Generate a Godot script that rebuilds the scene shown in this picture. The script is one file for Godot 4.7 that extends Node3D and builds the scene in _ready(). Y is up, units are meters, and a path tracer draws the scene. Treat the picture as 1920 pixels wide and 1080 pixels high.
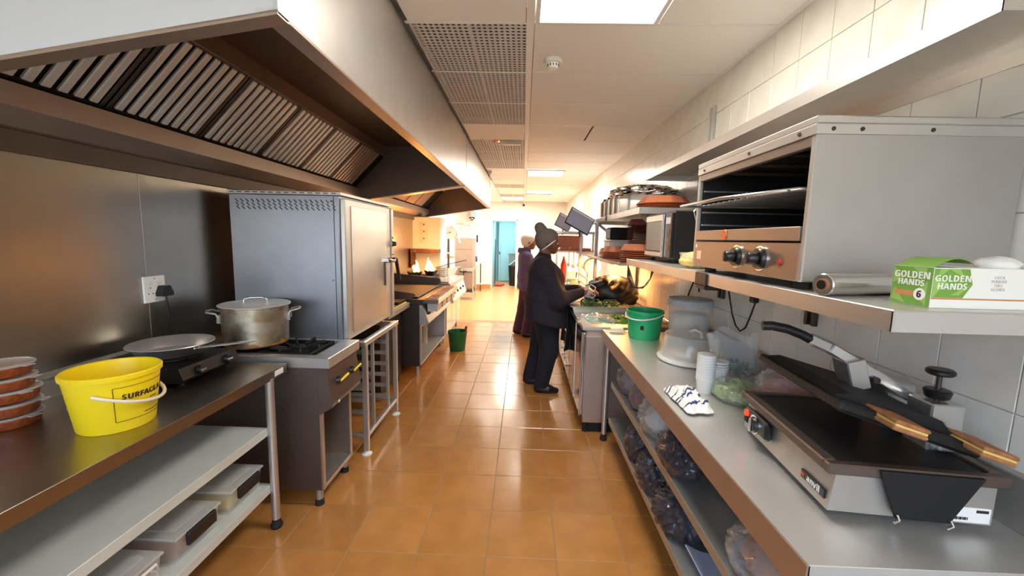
extends Node3D
# A restaurant kitchen galley: hood and ranges on the left, worktops, shelves and a pass on the right.
# Metres, y up; the floor under the camera is the origin and the aisle runs along -z.

const WL := -1.92      # left wall face
const WR := 1.24       # right wall face
const CEIL := 2.6
const TP := 0.34       # floor tile pitch

var M := {}
var used := {}
var rng := RandomNumberGenerator.new()


class MB:
	# collects triangles of one mesh
	var v := PackedVector3Array()
	var n := PackedVector3Array()
	var uv := PackedVector2Array()
	var xf := Transform3D()
	func emit3(a: Vector3, b: Vector3, c: Vector3, na: Vector3, nb: Vector3, nc: Vector3) -> void:
		# a, b, c run anticlockwise seen from outside; stored clockwise
		v.append(xf * a); v.append(xf * c); v.append(xf * b)
		n.append((xf.basis * na).normalized()); n.append((xf.basis * nc).normalized()); n.append((xf.basis * nb).normalized())
	func th(a: Vector3, b: Vector3, c: Vector3, hint: Vector3) -> void:
		var w := (b - a).cross(c - a)
		if w.length_squared() < 1e-16:
			return
		if w.dot(hint) < 0.0:
			w = -w
			var s := b; b = c; c = s
		w = w.normalized()
		emit3(a, b, c, w, w, w)
	func qh(a: Vector3, b: Vector3, c: Vector3, d: Vector3, hint: Vector3) -> void:
		th(a, b, c, hint); th(a, c, d, hint)
	func box(x0: float, y0: float, z0: float, x1: float, y1: float, z1: float, bv := 0.0) -> MB:
		var lo := Vector3(minf(x0, x1), minf(y0, y1), minf(z0, z1))
		var hi := Vector3(maxf(x0, x1), maxf(y0, y1), maxf(z0, z1))
		var h := (hi - lo) * 0.5
		var o := (hi + lo) * 0.5
		bv = minf(bv, minf(h.x, minf(h.y, h.z)) * 0.9)
		var pt := func(s: Vector3, ax: int) -> Vector3:
			var q := h - Vector3(bv, bv, bv)
			q[ax] = h[ax]
			return o + q * s
		for ax in 3:
			var b := (ax + 1) % 3
			var c := (ax + 2) % 3
			for sa in [-1.0, 1.0]:
				var q := []
				for k in [[-1.0, -1.0], [1.0, -1.0], [1.0, 1.0], [-1.0, 1.0]]:
					var s := Vector3.ONE
					s[ax] = sa; s[b] = k[0]; s[c] = k[1]
					q.append(pt.call(s, ax))
				var hint := Vector3.ZERO
				hint[ax] = sa
				qh(q[0], q[1], q[2], q[3], hint)
				if bv > 0.0:
					for sb in [-1.0, 1.0]:
						var s0 := Vector3.ONE
						s0[ax] = sa; s0[b] = sb; s0[c] = -1.0
						var s1 := s0
						s1[c] = 1.0
						var h2 := Vector3.ZERO
						h2[ax] = sa; h2[b] = sb
						qh(pt.call(s0, ax), pt.call(s1, ax), pt.call(s1, b), pt.call(s0, b), h2)
		if bv > 0.0:
			for i in 8:
				var s := Vector3(1.0 if i & 1 else -1.0, 1.0 if i & 2 else -1.0, 1.0 if i & 4 else -1.0)
				th(pt.call(s, 0), pt.call(s, 1), pt.call(s, 2), s)
		return self
	func bar(a: Vector3, b: Vector3, w: float, h: float, bv := 0.0) -> MB:
		# a square bar from a to b, h along the direction nearest to up
		var d := (b - a)
		var y := d.normalized()
		var side := y.cross(Vector3.UP)
		if side.length() < 0.01:
			side = Vector3.RIGHT
		side = side.normalized()
		var keep := xf
		xf = xf * Transform3D(Basis(side, y, side.cross(y)), a)
		box(-w / 2, 0, -h / 2, w / 2, d.length(), h / 2, bv)
		xf = keep
		return self
	func lathe(p: Array, seg := 24, a0 := 0.0, a1 := TAU) -> MB:
		# p: Vector2(radius, height) up the outside, over the rim, down the inside
		var m := p.size()
		var sn := []
		for i in m - 1:
			var d: Vector2 = p[i + 1] - p[i]
			sn.append(Vector2(d.y, -d.x).normalized())
		for i in m - 1:
			var n0: Vector2 = sn[i]
			var n1: Vector2 = sn[i]
			if i > 0 and sn[i].dot(sn[i - 1]) > 0.75:
				n0 = (sn[i] + sn[i - 1]).normalized()
			if i < m - 2 and sn[i].dot(sn[i + 1]) > 0.75:
				n1 = (sn[i] + sn[i + 1]).normalized()
			for k in seg:
				var t0 := a0 + (a1 - a0) * k / seg
				var t1 := a0 + (a1 - a0) * (k + 1) / seg
				var e0 := Vector3(cos(t0), 0, -sin(t0))
				var e1 := Vector3(cos(t1), 0, -sin(t1))
				var A: Vector3 = e0 * p[i].x + Vector3.UP * p[i].y
				var B: Vector3 = e1 * p[i].x + Vector3.UP * p[i].y
				var C: Vector3 = e1 * p[i + 1].x + Vector3.UP * p[i + 1].y
				var D: Vector3 = e0 * p[i + 1].x + Vector3.UP * p[i + 1].y
				var nA := e0 * n0.x + Vector3.UP * n0.y
				var nB := e1 * n0.x + Vector3.UP * n0.y
				var nC := e1 * n1.x + Vector3.UP * n1.y
				var nD := e0 * n1.x + Vector3.UP * n1.y
				if p[i].x > 1e-6:
					emit3(A, B, C, nA, nB, nC)
				if p[i + 1].x > 1e-6:
					emit3(A, C, D, nA, nC, nD)
		return self
	func cyl(a: Vector3, b: Vector3, r0: float, r1 := -1.0, seg := 16, bv := 0.0) -> MB:
		if r1 < 0.0:
			r1 = r0
		var d := b - a
		var y := d.normalized()
		var s := y.cross(Vector3.RIGHT if absf(y.x) < 0.8 else Vector3.FORWARD).normalized()
		var keep := xf
		xf = xf * Transform3D(Basis(s, y, s.cross(y)), a)
		var l := d.length()
		if bv > 0.0:
			lathe([Vector2(0, 0), Vector2(r0 - bv, 0), Vector2(r0, bv), Vector2(r1, l - bv), Vector2(r1 - bv, l), Vector2(0, l)], seg)
		else:
			lathe([Vector2(0, 0), Vector2(r0, 0), Vector2(r1, l), Vector2(0, l)], seg)
		xf = keep
		return self
	func tube(p: Array, r: float, seg := 8, closed := false) -> MB:
		var m := p.size()
		var up := Vector3.UP
		var rings := []
		var nor := []
		for i in m:
			var d: Vector3
			if closed:
				d = p[(i + 1) % m] - p[(i + m - 1) % m]
			else:
				d = p[mini(i + 1, m - 1)] - p[maxi(i - 1, 0)]
			d = d.normalized()
			if i == 0:
				up = Vector3.UP if absf(d.y) < 0.9 else Vector3.RIGHT
			var s := d.cross(up).normalized()
			up = s.cross(d).normalized()
			var ring := []
			var nn := []
			for k in seg:
				var t := TAU * k / seg
				var e := s * cos(t) + up * sin(t)
				ring.append(p[i] + e * r)
				nn.append(e)
			rings.append(ring); nor.append(nn)
		for i in (m if closed else m - 1):
			var j := (i + 1) % m
			for k in seg:
				var l := (k + 1) % seg
				smooth(rings[i][k], rings[i][l], rings[j][l], nor[i][k], nor[i][l], nor[j][l])
				smooth(rings[i][k], rings[j][l], rings[j][k], nor[i][k], nor[j][l], nor[j][k])
		if not closed:
			for k in range(1, seg - 1):
				th(rings[0][0], rings[0][k], rings[0][k + 1], p[0] - p[1])
				th(rings[m - 1][0], rings[m - 1][k], rings[m - 1][k + 1], p[m - 1] - p[m - 2])
		return self
	func smooth(a: Vector3, b: Vector3, c: Vector3, na: Vector3, nb: Vector3, nc: Vector3) -> void:
		if (b - a).cross(c - a).dot(na + nb + nc) < 0.0:
			emit3(a, c, b, na, nc, nb)
		else:
			emit3(a, b, c, na, nb, nc)
	func prism(poly: Array, d0: float, d1: float, ax := "z") -> MB:
		# poly of Vector2; ax "z": (u, v, d); "x": (d, v, u); "y": (u, d, v)
		var f := func(q: Vector2, d: float) -> Vector3:
			return Vector3(q.x, q.y, d) if ax == "z" else Vector3(d, q.y, q.x) if ax == "x" else Vector3(q.x, d, q.y)
		var pp := PackedVector2Array(poly)
		var idx := Geometry2D.triangulate_polygon(pp)
		var dir: Vector3 = f.call(Vector2.ZERO, 1.0)
		if d1 < d0:
			dir = -dir
		for i in range(0, idx.size(), 3):
			th(f.call(pp[idx[i]], d0), f.call(pp[idx[i + 1]], d0), f.call(pp[idx[i + 2]], d0), -dir)
			th(f.call(pp[idx[i]], d1), f.call(pp[idx[i + 1]], d1), f.call(pp[idx[i + 2]], d1), dir)
		var sgn := -1.0 if Geometry2D.is_polygon_clockwise(pp) else 1.0
		for i in pp.size():
			var a := pp[i]
			var b := pp[(i + 1) % pp.size()]
			var e := b - a
			var o := Vector2(e.y, -e.x) * sgn
			var hint: Vector3 = f.call(o, 0.0)
			qh(f.call(a, d0), f.call(b, d0), f.call(b, d1), f.call(a, d1), hint)
		return self
	func sheet(nu: int, nv: int, fn: Callable, thick := 0.0) -> MB:
		# a smooth sheet of points fn(u, v), u and v from 0 to 1; with a second face when thick > 0
		var p := []
		var q := []
		for i in nu + 1:
			for j in nv + 1:
				p.append(fn.call(float(i) / nu, float(j) / nv))
		for i in nu + 1:
			for j in nv + 1:
				var du: Vector3 = p[mini(i + 1, nu) * (nv + 1) + j] - p[maxi(i - 1, 0) * (nv + 1) + j]
				var dv: Vector3 = p[i * (nv + 1) + mini(j + 1, nv)] - p[i * (nv + 1) + maxi(j - 1, 0)]
				var w := du.cross(dv)
				q.append(w.normalized() if w.length() > 1e-12 else Vector3.UP)
		for s in ([0] if thick <= 0.0 else [0, 1]):
			for i in nu:
				for j in nv:
					var a := i * (nv + 1) + j
					var b := a + nv + 1
					var ids := [a, b, b + 1, a + 1]
					var o := []
					var w := []
					for k in ids:
						o.append(p[k] - q[k] * thick * s)
						w.append(q[k] if s == 0 else -q[k])
					smooth(o[0], o[1], o[2], w[0], w[1], w[2])
					smooth(o[0], o[2], o[3], w[0], w[2], w[3])
		if thick > 0.0:
			var rim := []
			for i in nu + 1: rim.append(i * (nv + 1))
			for j in range(1, nv + 1): rim.append(nu * (nv + 1) + j)
			for i in range(nu - 1, -1, -1): rim.append(i * (nv + 1) + nv)
			for j in range(nv - 1, 0, -1): rim.append(j)
			var mid: Vector3 = p[(nu / 2) * (nv + 1) + nv / 2]
			for i in rim.size():
				var a: int = rim[i]
				var b: int = rim[(i + 1) % rim.size()]
				qh(p[a], p[b], p[b] - q[b] * thick, p[a] - q[a] * thick, (p[a] + p[b]) * 0.5 - mid)
		return self
	func blob(c: Vector3, r: Vector3, amp := 0.0, sd := 1, seg := 16, freq := 3.0, flat_base := -2.0) -> MB:
		# a lumpy ball; points below flat_base (in radii) are pressed onto that plane
		var ns := FastNoiseLite.new()
		ns.seed = sd
		ns.frequency = freq * 0.35
		ns.fractal_octaves = 3
		var f := func(u: float, w: float) -> Vector3:
			var t := u * TAU
			var ph := (w - 0.5) * PI
			var e := Vector3(cos(t) * cos(ph), sin(ph), -sin(t) * cos(ph))
			var k := 1.0 + amp * (1.0 - 1.6 * absf(ns.get_noise_3dv(e * 1.5)))
			var o := e * k
			o.y = maxf(o.y, flat_base)
			return c + o * r
		return sheet(seg * 2, seg, f)
	func mesh() -> ArrayMesh:
		var a := []
		a.resize(Mesh.ARRAY_MAX)
		a[Mesh.ARRAY_VERTEX] = v
		a[Mesh.ARRAY_NORMAL] = n
		if uv.size() == v.size() and uv.size() > 0:
			a[Mesh.ARRAY_TEX_UV] = uv
		var m := ArrayMesh.new()
		m.add_surface_from_arrays(Mesh.PRIMITIVE_TRIANGLES, a)
		return m


func mb(at := Vector3.ZERO, turn := 0.0) -> MB:
	var b := MB.new()
	b.xf = Transform3D(Basis(Vector3.UP, turn), at)
	return b


func numbered(called: String) -> String:
	var k: int = used.get(called, 0)
	used[called] = k + 1
	return called if k == 0 else "%s_%03d" % [called, k]


func tag(o: Node3D, label: String, category: String, group := "") -> void:
	o.set_meta("label", label)
	o.set_meta("category", category)
	if group != "":
		o.set_meta("group", group)


func thing(called: String, label: String, category: String, at := Vector3.ZERO, turn := 0.0, group := "") -> Node3D:
	var o := Node3D.new()
	o.name = numbered(called)
	add_child(o)
	o.position = at
	o.rotation.y = turn
	tag(o, label, category, group)
	return o


func part(parent: Node, called: String, what, m: Material, at := Vector3.ZERO, label := "") -> MeshInstance3D:
	var o := MeshInstance3D.new()
	o.mesh = what.mesh() if what is MB else what
	o.material_override = m
	o.name = called
	o.position = at
	if label != "":
		o.set_meta("label", label)
	parent.add_child(o, true)
	return o


func struct_node(called: String) -> Node3D:
	var o := Node3D.new()
	o.name = called
	o.set_meta("kind", "structure")
	add_child(o)
	return o


func copy(src: Node3D, label: String, at: Vector3, turn := 0.0) -> Node3D:
	var o: Node3D = src.duplicate()
	var base := String(src.name)
	var us := base.rfind("_")
	if us > 0 and base.substr(us + 1).is_valid_int():
		base = base.substr(0, us)
	o.name = numbered(base)
	add_child(o)
	o.position = at
	o.rotation.y = turn
	o.set_meta("label", label)
	return o


func mat(key: String, c: Color, rough := 0.6, metal := 0.0) -> StandardMaterial3D:
	var m := StandardMaterial3D.new()
	m.resource_name = key
	m.albedo_color = c
	m.roughness = rough
	m.metallic = metal
	if c.a < 0.999:
		m.transparency = BaseMaterial3D.TRANSPARENCY_ALPHA
	M[key] = m
	return m


func rgb(r: float, g: float, b: float, a := 1.0) -> Color:
	return Color(r / 255.0, g / 255.0, b / 255.0, a)


func noise_tex(freq: float, sd: int, c0: Color, c1: Color, oct := 4, size := 512, nmap := false, strength := 2.0) -> NoiseTexture2D:
	var f := FastNoiseLite.new()
	f.seed = sd
	f.frequency = freq
	f.fractal_octaves = oct
	var t := NoiseTexture2D.new()
	t.width = size
	t.height = size
	t.seamless = true
	t.noise = f
	if nmap:
		t.as_normal_map = true
		t.bump_strength = strength
	else:
		var g := Gradient.new()
		g.set_color(0, c0)
		g.set_color(1, c1)
		t.color_ramp = g
	return t


func tri_map(m: StandardMaterial3D, s: Vector3, world := false) -> void:
	m.uv1_triplanar = true
	m.uv1_world_triplanar = world
	m.uv1_scale = s


func emis(key: String, c: Color, e: float) -> StandardMaterial3D:
	var m := mat(key, c, 0.6)
	m.emission_enabled = true
	m.emission = c
	m.emission_energy_multiplier = e
	return m


func text_mesh(s: String, h: float, bold := false, font := "Droid Sans") -> TextMesh:
	var t := TextMesh.new()
	var f := SystemFont.new()
	f.font_names = PackedStringArray([font])
	if bold:
		f.font_weight = 700
	t.font = f
	t.text = s
	t.font_size = 32
	t.pixel_size = h / 32.0
	t.depth = 0.0012
	t.curve_step = 4.0
	return t


func materials() -> void:
	# brushed sheet steel: fine streaks in the gloss, faint smears in the colour
	var streak := noise_tex(0.012, 11, Color(0.95, 0.95, 0.95), Color(1, 1, 1), 3)
	var smear := noise_tex(0.008, 12, Color(0.965, 0.962, 0.96), Color(1, 1, 1), 3)
	for d in [["steel", rgb(212, 210, 206), 0.38], ["steel_bright", rgb(222, 221, 219), 0.24], ["steel_dull", rgb(192, 189, 184), 0.5], ["steel_warm", rgb(190, 172, 158), 0.42], ["steel_soot", rgb(120, 106, 98), 0.46], ["steel_dark", rgb(84, 78, 74), 0.5], ["zinc", rgb(188, 194, 194), 0.45], ["alum", rgb(226, 225, 222), 0.45, 0.4], ["steel_brown", rgb(158, 146, 136), 0.42], ["steel_splash", rgb(186, 180, 168), 0.3, 1.0], ["steel_counter", rgb(172, 164, 154), 0.3, 1.0], ["steel_cool", rgb(164, 168, 176), 0.4, 1.0], ["steel_top", rgb(224, 223, 219), 0.4, 0.7], ["liner", rgb(214, 220, 214), 0.45, 0.15]]:
		var m := mat(d[0], d[1], d[2], d[3] if d.size() > 3 else 0.85)
		m.roughness_texture = streak
		m.albedo_texture = smear
		tri_map(m, Vector3(1.1, 1.1, 1.1))
	mat("chrome", rgb(225, 225, 225), 0.12, 1.0)
	mat("black_plastic", rgb(22, 22, 24), 0.35)
	mat("black_matt", rgb(14, 14, 15), 0.7)
	var iron := mat("cast_iron", rgb(26, 25, 25), 0.55, 0.2)
	iron.heightmap_enabled = true
	iron.heightmap_texture = noise_tex(0.06, 21, Color.BLACK, Color.WHITE, 3)
	iron.heightmap_scale = 0.08
	tri_map(iron, Vector3(6, 6, 6))
	mat("white_plastic", rgb(232, 232, 226), 0.4)
	mat("cream_plastic", rgb(226, 214, 188), 0.45)
	mat("rubber", rgb(30, 29, 28), 0.8)
	mat("yellow", rgb(246, 214, 22), 0.38)
	mat("yellow_lever", rgb(240, 208, 40), 0.4)
	mat("green_lid", rgb(34, 168, 106), 0.4)
	mat("green_dark", rgb(14, 96, 52), 0.4)
	mat("ink", rgb(30, 28, 26), 0.7)
	mat("red", rgb(196, 44, 36), 0.4)
	mat("terracotta", rgb(204, 124, 88), 0.35)
	mat("terracotta_dark", rgb(144, 84, 78), 0.4)
	mat("paper", rgb(240, 238, 232), 0.9)
	mat("yellow_board", rgb(238, 214, 92), 0.5)
	mat("wood", rgb(112, 66, 38), 0.7)
	mat("clear", rgb(236, 240, 240, 0.16), 0.08)
	mat("clear_frosted", rgb(236, 238, 236, 0.3), 0.2)
	mat("bag_clear", rgb(232, 236, 240, 0.22), 0.12)
	mat("bag_grey", rgb(150, 146, 152, 0.5), 0.2)
	mat("bag_dark", rgb(74, 72, 82, 0.55), 0.14)
	mat("bag_black", rgb(15, 14, 16), 0.5)
	mat("glass", rgb(225, 235, 235, 0.1), 0.03)
	mat("cloth_white", rgb(236, 234, 226), 0.9)
	mat("cloth_blue", rgb(66, 76, 122), 0.9)
	mat("foil", rgb(232, 231, 228), 0.16, 1.0)
	var sauce := mat("sauce", rgb(172, 92, 44), 0.35)
	sauce.albedo_texture = noise_tex(0.03, 31, Color(0.62, 0.5, 0.45), Color(1, 1, 1), 5, 256)
	tri_map(sauce, Vector3(7, 7, 7))
	var lettuce := mat("lettuce", rgb(222, 228, 176), 0.55)
	lettuce.albedo_texture = noise_tex(0.02, 32, Color(0.62, 0.78, 0.5), Color(1, 1, 1), 4, 256)
	lettuce.subsurf_scatter_enabled = true
	lettuce.subsurf_scatter_strength = 0.1
	tri_map(lettuce, Vector3(9, 9, 9))
	mat("herb", rgb(58, 92, 40), 0.6)
	mat("bean", rgb(104, 146, 52), 0.5)
	mat("bean_dark", rgb(52, 92, 44), 0.5)
	var ham := mat("ham", rgb(206, 138, 118), 0.5)
	ham.albedo_texture = noise_tex(0.025, 33, Color(0.8, 0.6, 0.55), Color(1, 1, 1), 3, 256)
	tri_map(ham, Vector3(8, 8, 8))
	mat("tomato", rgb(196, 52, 40), 0.35)
	mat("cheese", rgb(232, 204, 120), 0.55)
	var bread := mat("bread", rgb(196, 140, 92), 0.75)
	bread.albedo_texture = noise_tex(0.02, 34, Color(0.72, 0.62, 0.56), Color(1, 1, 1), 4, 256)
	tri_map(bread, Vector3(5, 5, 5))
	# the setting
	for i in 5:
		var k: float = [1.0, 0.96, 1.03, 0.98, 1.01][i]
		var ft := mat("floor_tile_%d" % i, rgb(198 * k, 138 * k, 74 * k), 0.22)
		ft.albedo_texture = noise_tex(0.012, 40 + i, Color(0.91, 0.9, 0.89), Color(1, 1, 1), 5, 256)
		ft.metallic_specular = 0.6
		ft.clearcoat_enabled = true
		ft.clearcoat = 0.6
		ft.clearcoat_roughness = 0.18
		tri_map(ft, Vector3(1.6, 1.6, 1.6), true)
	mat("grout", rgb(160, 134, 104), 0.9)
	mat("floor_far", rgb(208, 156, 100), 0.3)
	var wt := mat("wall_tile", rgb(228, 226, 218), 0.2)
	wt.albedo_texture = noise_tex(0.01, 50, Color(0.95, 0.95, 0.94), Color(1, 1, 1), 3, 256)
	tri_map(wt, Vector3(2, 2, 2), true)
	mat("wall_grout", rgb(196, 194, 188), 0.9)
	mat("wall_paint", rgb(232, 230, 222), 0.6)
	mat("ceiling_tile", rgb(238, 236, 233), 0.85)
	mat("ceiling_rail", rgb(232, 230, 226), 0.5)
	mat("vent_paint", rgb(202, 196, 194), 0.6)
	mat("vent_dark", rgb(40, 34, 34), 0.95)
	mat("door_blue", rgb(150, 205, 220), 0.5)
	mat("skirting", rgb(190, 132, 78), 0.5)
	emis("lamp_panel", Color(1.0, 0.985, 0.96), 3.0)
	emis("heat_glow", Color(1.0, 0.72, 0.36), 9.0)
	emis("flame", Color(1.0, 0.74, 0.36), 9.0)
	emis("led_red", Color(1.0, 0.16, 0.06), 3.0)
	emis("zap_blue", Color(0.3, 0.85, 1.0), 2.5)
	emis("screen", Color(0.5, 0.5, 0.56), 0.3)
	mat("panel_white", rgb(214, 218, 222), 0.5)
	mat("mesh_grey", rgb(120, 118, 116), 0.35)


func _ready() -> void:
	rng.seed = 7
	var cam := Camera3D.new()
	cam.name = "camera"
	cam.position = Vector3(0, 1.5385, 0)
	cam.rotation = Vector3(-0.1225, 0.0254, 0.0227)
	cam.fov = rad_to_deg(2.0 * atan(540.0 / 756.18))
	cam.near = 0.05
	add_child(cam)
	cam.current = true
	var we := WorldEnvironment.new()
	we.name = "environment"
	var env := Environment.new()
	env.background_mode = Environment.BG_SKY
	var sky := Sky.new()
	var psm := ProceduralSkyMaterial.new()
	psm.sky_top_color = rgb(170, 202, 244)
	psm.sky_horizon_color = rgb(214, 228, 248)
	psm.ground_bottom_color = rgb(150, 148, 142)
	psm.ground_horizon_color = rgb(200, 200, 198)
	psm.sky_energy_multiplier = 3.0
	psm.ground_energy_multiplier = 3.0
	sky.sky_material = psm
	env.sky = sky
	env.tonemap_mode = Environment.TONE_MAPPER_LINEAR
	env.tonemap_exposure = 1.15
	env.sdfgi_enabled = true
	env.ssao_enabled = true
	env.ssil_enabled = true
	we.environment = env
	add_child(we)
	materials()
	# ceiling panel lamps: x, z of the near edge, energy
	for l in [[0.03, 1.45, 1.4], [0.03, -1.55, 2.8], [0.03, -6.46, 4.6], [0.03, -9.1, 6.0], [-1.25, -8.2, 4.6], [-0.62, -10.6, 6.0], [-0.9, -12.9, 2.6]]:
		ceiling_light(l[0], l[1], l[2])
	setting()
	hood()
	left_table()
	left_items()
	stove()
	oven()
	ranges()
	dish_area()
	right_table()
	right_items()
	press()
	shelves()
	pass_items()
	cold_counter()
	ceiling_fittings()
	worker_cook()
	worker_helper()


func ceiling_light(x: float, z: float, e: float, y := CEIL) -> void:
	if z < -12.2:
		y = 2.295
	var names := {-1.55: "square white ceiling light panel nearest the camera beside smoke detector", -6.46: "square ceiling light panel past the pass, second down the aisle", 1.45: "square ceiling light panel behind the camera near the window", -9.1: "square ceiling light panel closest to the blue door", -8.2: "square ceiling light panel over the dishwashing corner", -10.6: "square ceiling light panel near the end of the vent strip", -12.9: "square light panel on the low passage ceiling beyond the door"}
	var t := thing("ceiling_light", names[z], "light", Vector3(x + 0.3, y, z - 0.3))
	var f := mb()
	for s in [-1, 1]:
		f.box(s * 0.297, -0.008, -0.297, s * 0.277, 0.01, 0.297)
		f.box(-0.277, -0.008, s * 0.297, 0.277, 0.01, s * 0.277)
	part(t, "frame", f, M.ceiling_rail)
	part(t, "diffuser", mb().box(-0.277, -0.003, -0.277, 0.277, 0.008, 0.277), M.lamp_panel)
	var a := AreaLight3D.new()
	a.name = "panel_light"
	a.area_size = Vector2(0.55, 0.55)
	a.light_energy = e
	a.light_color = Color(1.0, 0.965, 0.91)
	a.shadow_enabled = true
	a.area_range = 16.0
	a.rotation.x = -PI / 2
	a.position = Vector3(0, -0.012, 0)
	t.add_child(a)


func setting() -> void:
	# floor: grout bed, quarry tiles one by one in the aisle, a plain far stretch
	var fl := struct_node("floor")
	part(fl, "grout_bed", mb().box(-2.1, -0.12, 2.0, 1.4, -0.003, -7.41), M.grout)
	part(fl, "far_floor", mb().box(-2.6, -0.12, -7.41, 2.2, 0.0, -14.9, 0.002), M.floor_far)
	var tile := mb().box(0.0022, -0.02, -0.0022, TP - 0.0022, 0.0, -TP + 0.0022, 0.0018).mesh()
	for r in range(-3, 17):
		for k in range(-4, 7):
			var x := (k - 2.4165) * TP
			var z := (-r - 5.2422) * TP
			if x < -1.95 or x + TP > 1.3 or z - TP < -7.45:
				continue
			var o := part(fl, "tile", tile, M["floor_tile_%d" % rng.randi_range(0, 4)], Vector3(x, rng.randf_range(-0.0008, 0.0), z))
			o.rotation = Vector3(rng.randf_range(-0.001, 0.001), 0, rng.randf_range(-0.001, 0.001))
	# ceiling: slab, lay-in tiles on rails, perforated strip over the aisle
	var ce := struct_node("ceiling")
	part(ce, "slab", mb().box(-2.1, 2.68, 2.0, 1.4, 2.85, -14.9), M.ceiling_tile)
	var big := mb().box(0.004, 0.0, -0.004, 1.206, 0.015, -0.592, 0.003).mesh()
	var half := mb().box(0.004, 0.0, -0.004, 0.602, 0.015, -0.592, 0.003).mesh()
	var narrow := mb().box(0.004, 0.0, -0.004, 0.596, 0.015, -0.592, 0.003).mesh()
	var strip := vent_plate()
	for i in range(-6, 18):
		var z := -2.15 - 0.6 * i
		if z - 0.6 < -12.25:
			continue
		var lit := i in [-6, -1, 7, 12]
		if lit:
			part(ce, "ceiling_tile", half, M.ceiling_tile, Vector3(0.635, CEIL, z))
		elif i == 3:
			part(ce, "ceiling_tile", half, M.ceiling_tile, Vector3(0.02, CEIL, z))
			part(ce, "ceiling_tile", half, M.ceiling_tile, Vector3(0.635, CEIL, z))
		else:
			part(ce, "ceiling_tile", big, M.ceiling_tile, Vector3(0.025, CEIL, z))
		if i in [0, 1, 2, 4, 5, 6, 10, 13]:
			for s in 2:
				part(ce, "vent_panel", strip, M.vent_paint, Vector3(-0.605 + 0.3 * s, CEIL, z))
			part(ce, "vent_box", mb().box(-0.6, CEIL + 0.06, z - 0.005, -0.012, CEIL + 0.075, z - 0.595), M.vent_dark)
		else:
			part(ce, "ceiling_tile", narrow, M.ceiling_tile, Vector3(-0.61, CEIL, z))
		part(ce, "rail", mb().box(-0.62, CEIL - 0.002, z + 0.009, 1.24, CEIL + 0.004, z - 0.009), M.ceiling_rail)
	part(ce, "rail", mb().box(-0.012, CEIL - 0.003, 1.9, 0.026, CEIL + 0.02, -12.2), M.ceiling_rail)
	part(ce, "rail", mb().box(1.215, CEIL - 0.004, 1.9, 1.24, CEIL + 0.02, -12.2), M.ceiling_rail)
	part(ce, "side_board", mb().box(-2.0, CEIL, 1.9, -0.615, CEIL + 0.015, -1.0), M.ceiling_tile)
	part(ce, "side_board", mb().box(-2.0, CEIL, -7.6, -0.615, CEIL + 0.015, -12.2), M.ceiling_tile)
	# right wall: glazed tiles 200 x 250
	var wr := struct_node("wall_right")
	part(wr, "backing", mb().box(WR + 0.006, -0.1, 2.0, WR + 0.18, 2.85, -12.4), M.wall_grout)
	var wt := mb().box(0, 0.0015, -0.0015, 0.008, 0.2485, -0.1985, 0.0012).mesh()
	for k in range(3, 42):
		for j in range(0, 7):
			var z := -0.2 * k
			var y := 0.88 + 0.25 * j
			var h := minf(0.25, CEIL - y)
			var o := part(wr, "wall_tile", wt, M.wall_tile, Vector3(WR + rng.randf_range(0.0, 0.0008), y, z))
			o.scale.y = h / 0.25
	part(wr, "low_tiling", mb().box(WR, 0, -0.6, WR + 0.01, 0.878, -12.2), M.wall_tile)
	part(wr, "plaster", mb().box(WR, 0, 1.9, WR + 0.01, CEIL, -0.6), M.wall_paint)
	part(wr, "far_tiling", mb().box(WR, 0.88, -8.4, WR + 0.01, CEIL, -12.2), M.wall_tile)
	# left wall: white, with steel splash sheets behind the ranges
	var wl := struct_node("wall_left")
	part(wl, "plaster", mb().box(WL - 0.18, -0.1, 2.0, WL - 0.004, 2.85, -12.4), M.wall_paint)
	var spl := 0.4
	for z1 in [-0.75, -2.0, -3.25, -4.5, -5.75, -7.0]:
		part(wl, "splash_panel", mb().box(WL - 0.004, 0.84, spl, WL, 1.85, z1 + 0.002, 0.001), M.steel_splash)
		spl = z1
	part(wl, "cover_strip", mb().box(WL, 0.95, -3.9, WL + 0.03, 1.85, -3.98, 0.003), M.steel_dark)
	# far wall with the opening to the passage
	var wf := struct_node("wall_far")
	part(wf, "left_pier", mb().box(-2.1, -0.1, -12.2, -0.96, 2.85, -12.34), M.wall_paint)
	part(wf, "right_pier", mb().box(-0.2, -0.1, -12.2, 1.4, 2.85, -12.34), M.wall_paint)
	part(wf, "lintel", mb().box(-0.96, 2.07, -12.2, -0.2, 2.85, -12.34), M.wall_paint)
	part(wf, "passage_side", mb().box(-1.1, -0.1, -12.34, -0.96, 2.4, -14.6), M.door_blue)
	part(wf, "passage_side", mb().box(-0.1, -0.1, -12.34, 0.04, 2.4, -14.6), M.wall_paint)
	part(wf, "passage_ceiling", mb().box(-1.1, 2.3, -12.34, 0.04, 2.42, -14.6), M.door_blue)
	part(wf, "passage_end", mb().box(-1.1, -0.1, -14.6, 0.04, 2.42, -14.75), M.door_blue)
	for q in [[-1.92, -0.965], [-0.17, 1.24]]:
		part(wf, "skirting_tile", mb().box(q[0], 0, -12.188, q[1], 0.13, -12.2, 0.003), M.skirting)
	var d := struct_node("door_1")
	part(d, "frame", mb().box(-0.965, 0, -12.185, -0.935, 2.09, -12.35, 0.003).box(-0.225, 0, -12.185, -0.17, 2.09, -12.35, 0.003).box(-0.965, 2.06, -12.185, -0.17, 2.1, -12.35, 0.003), M.wall_paint)
	part(d, "blue_lining", mb().box(-0.935, 0, -12.2, -0.925, 2.06, -12.9).box(-0.935, 2.04, -12.2, -0.225, 2.06, -12.9), M.door_blue)
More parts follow.
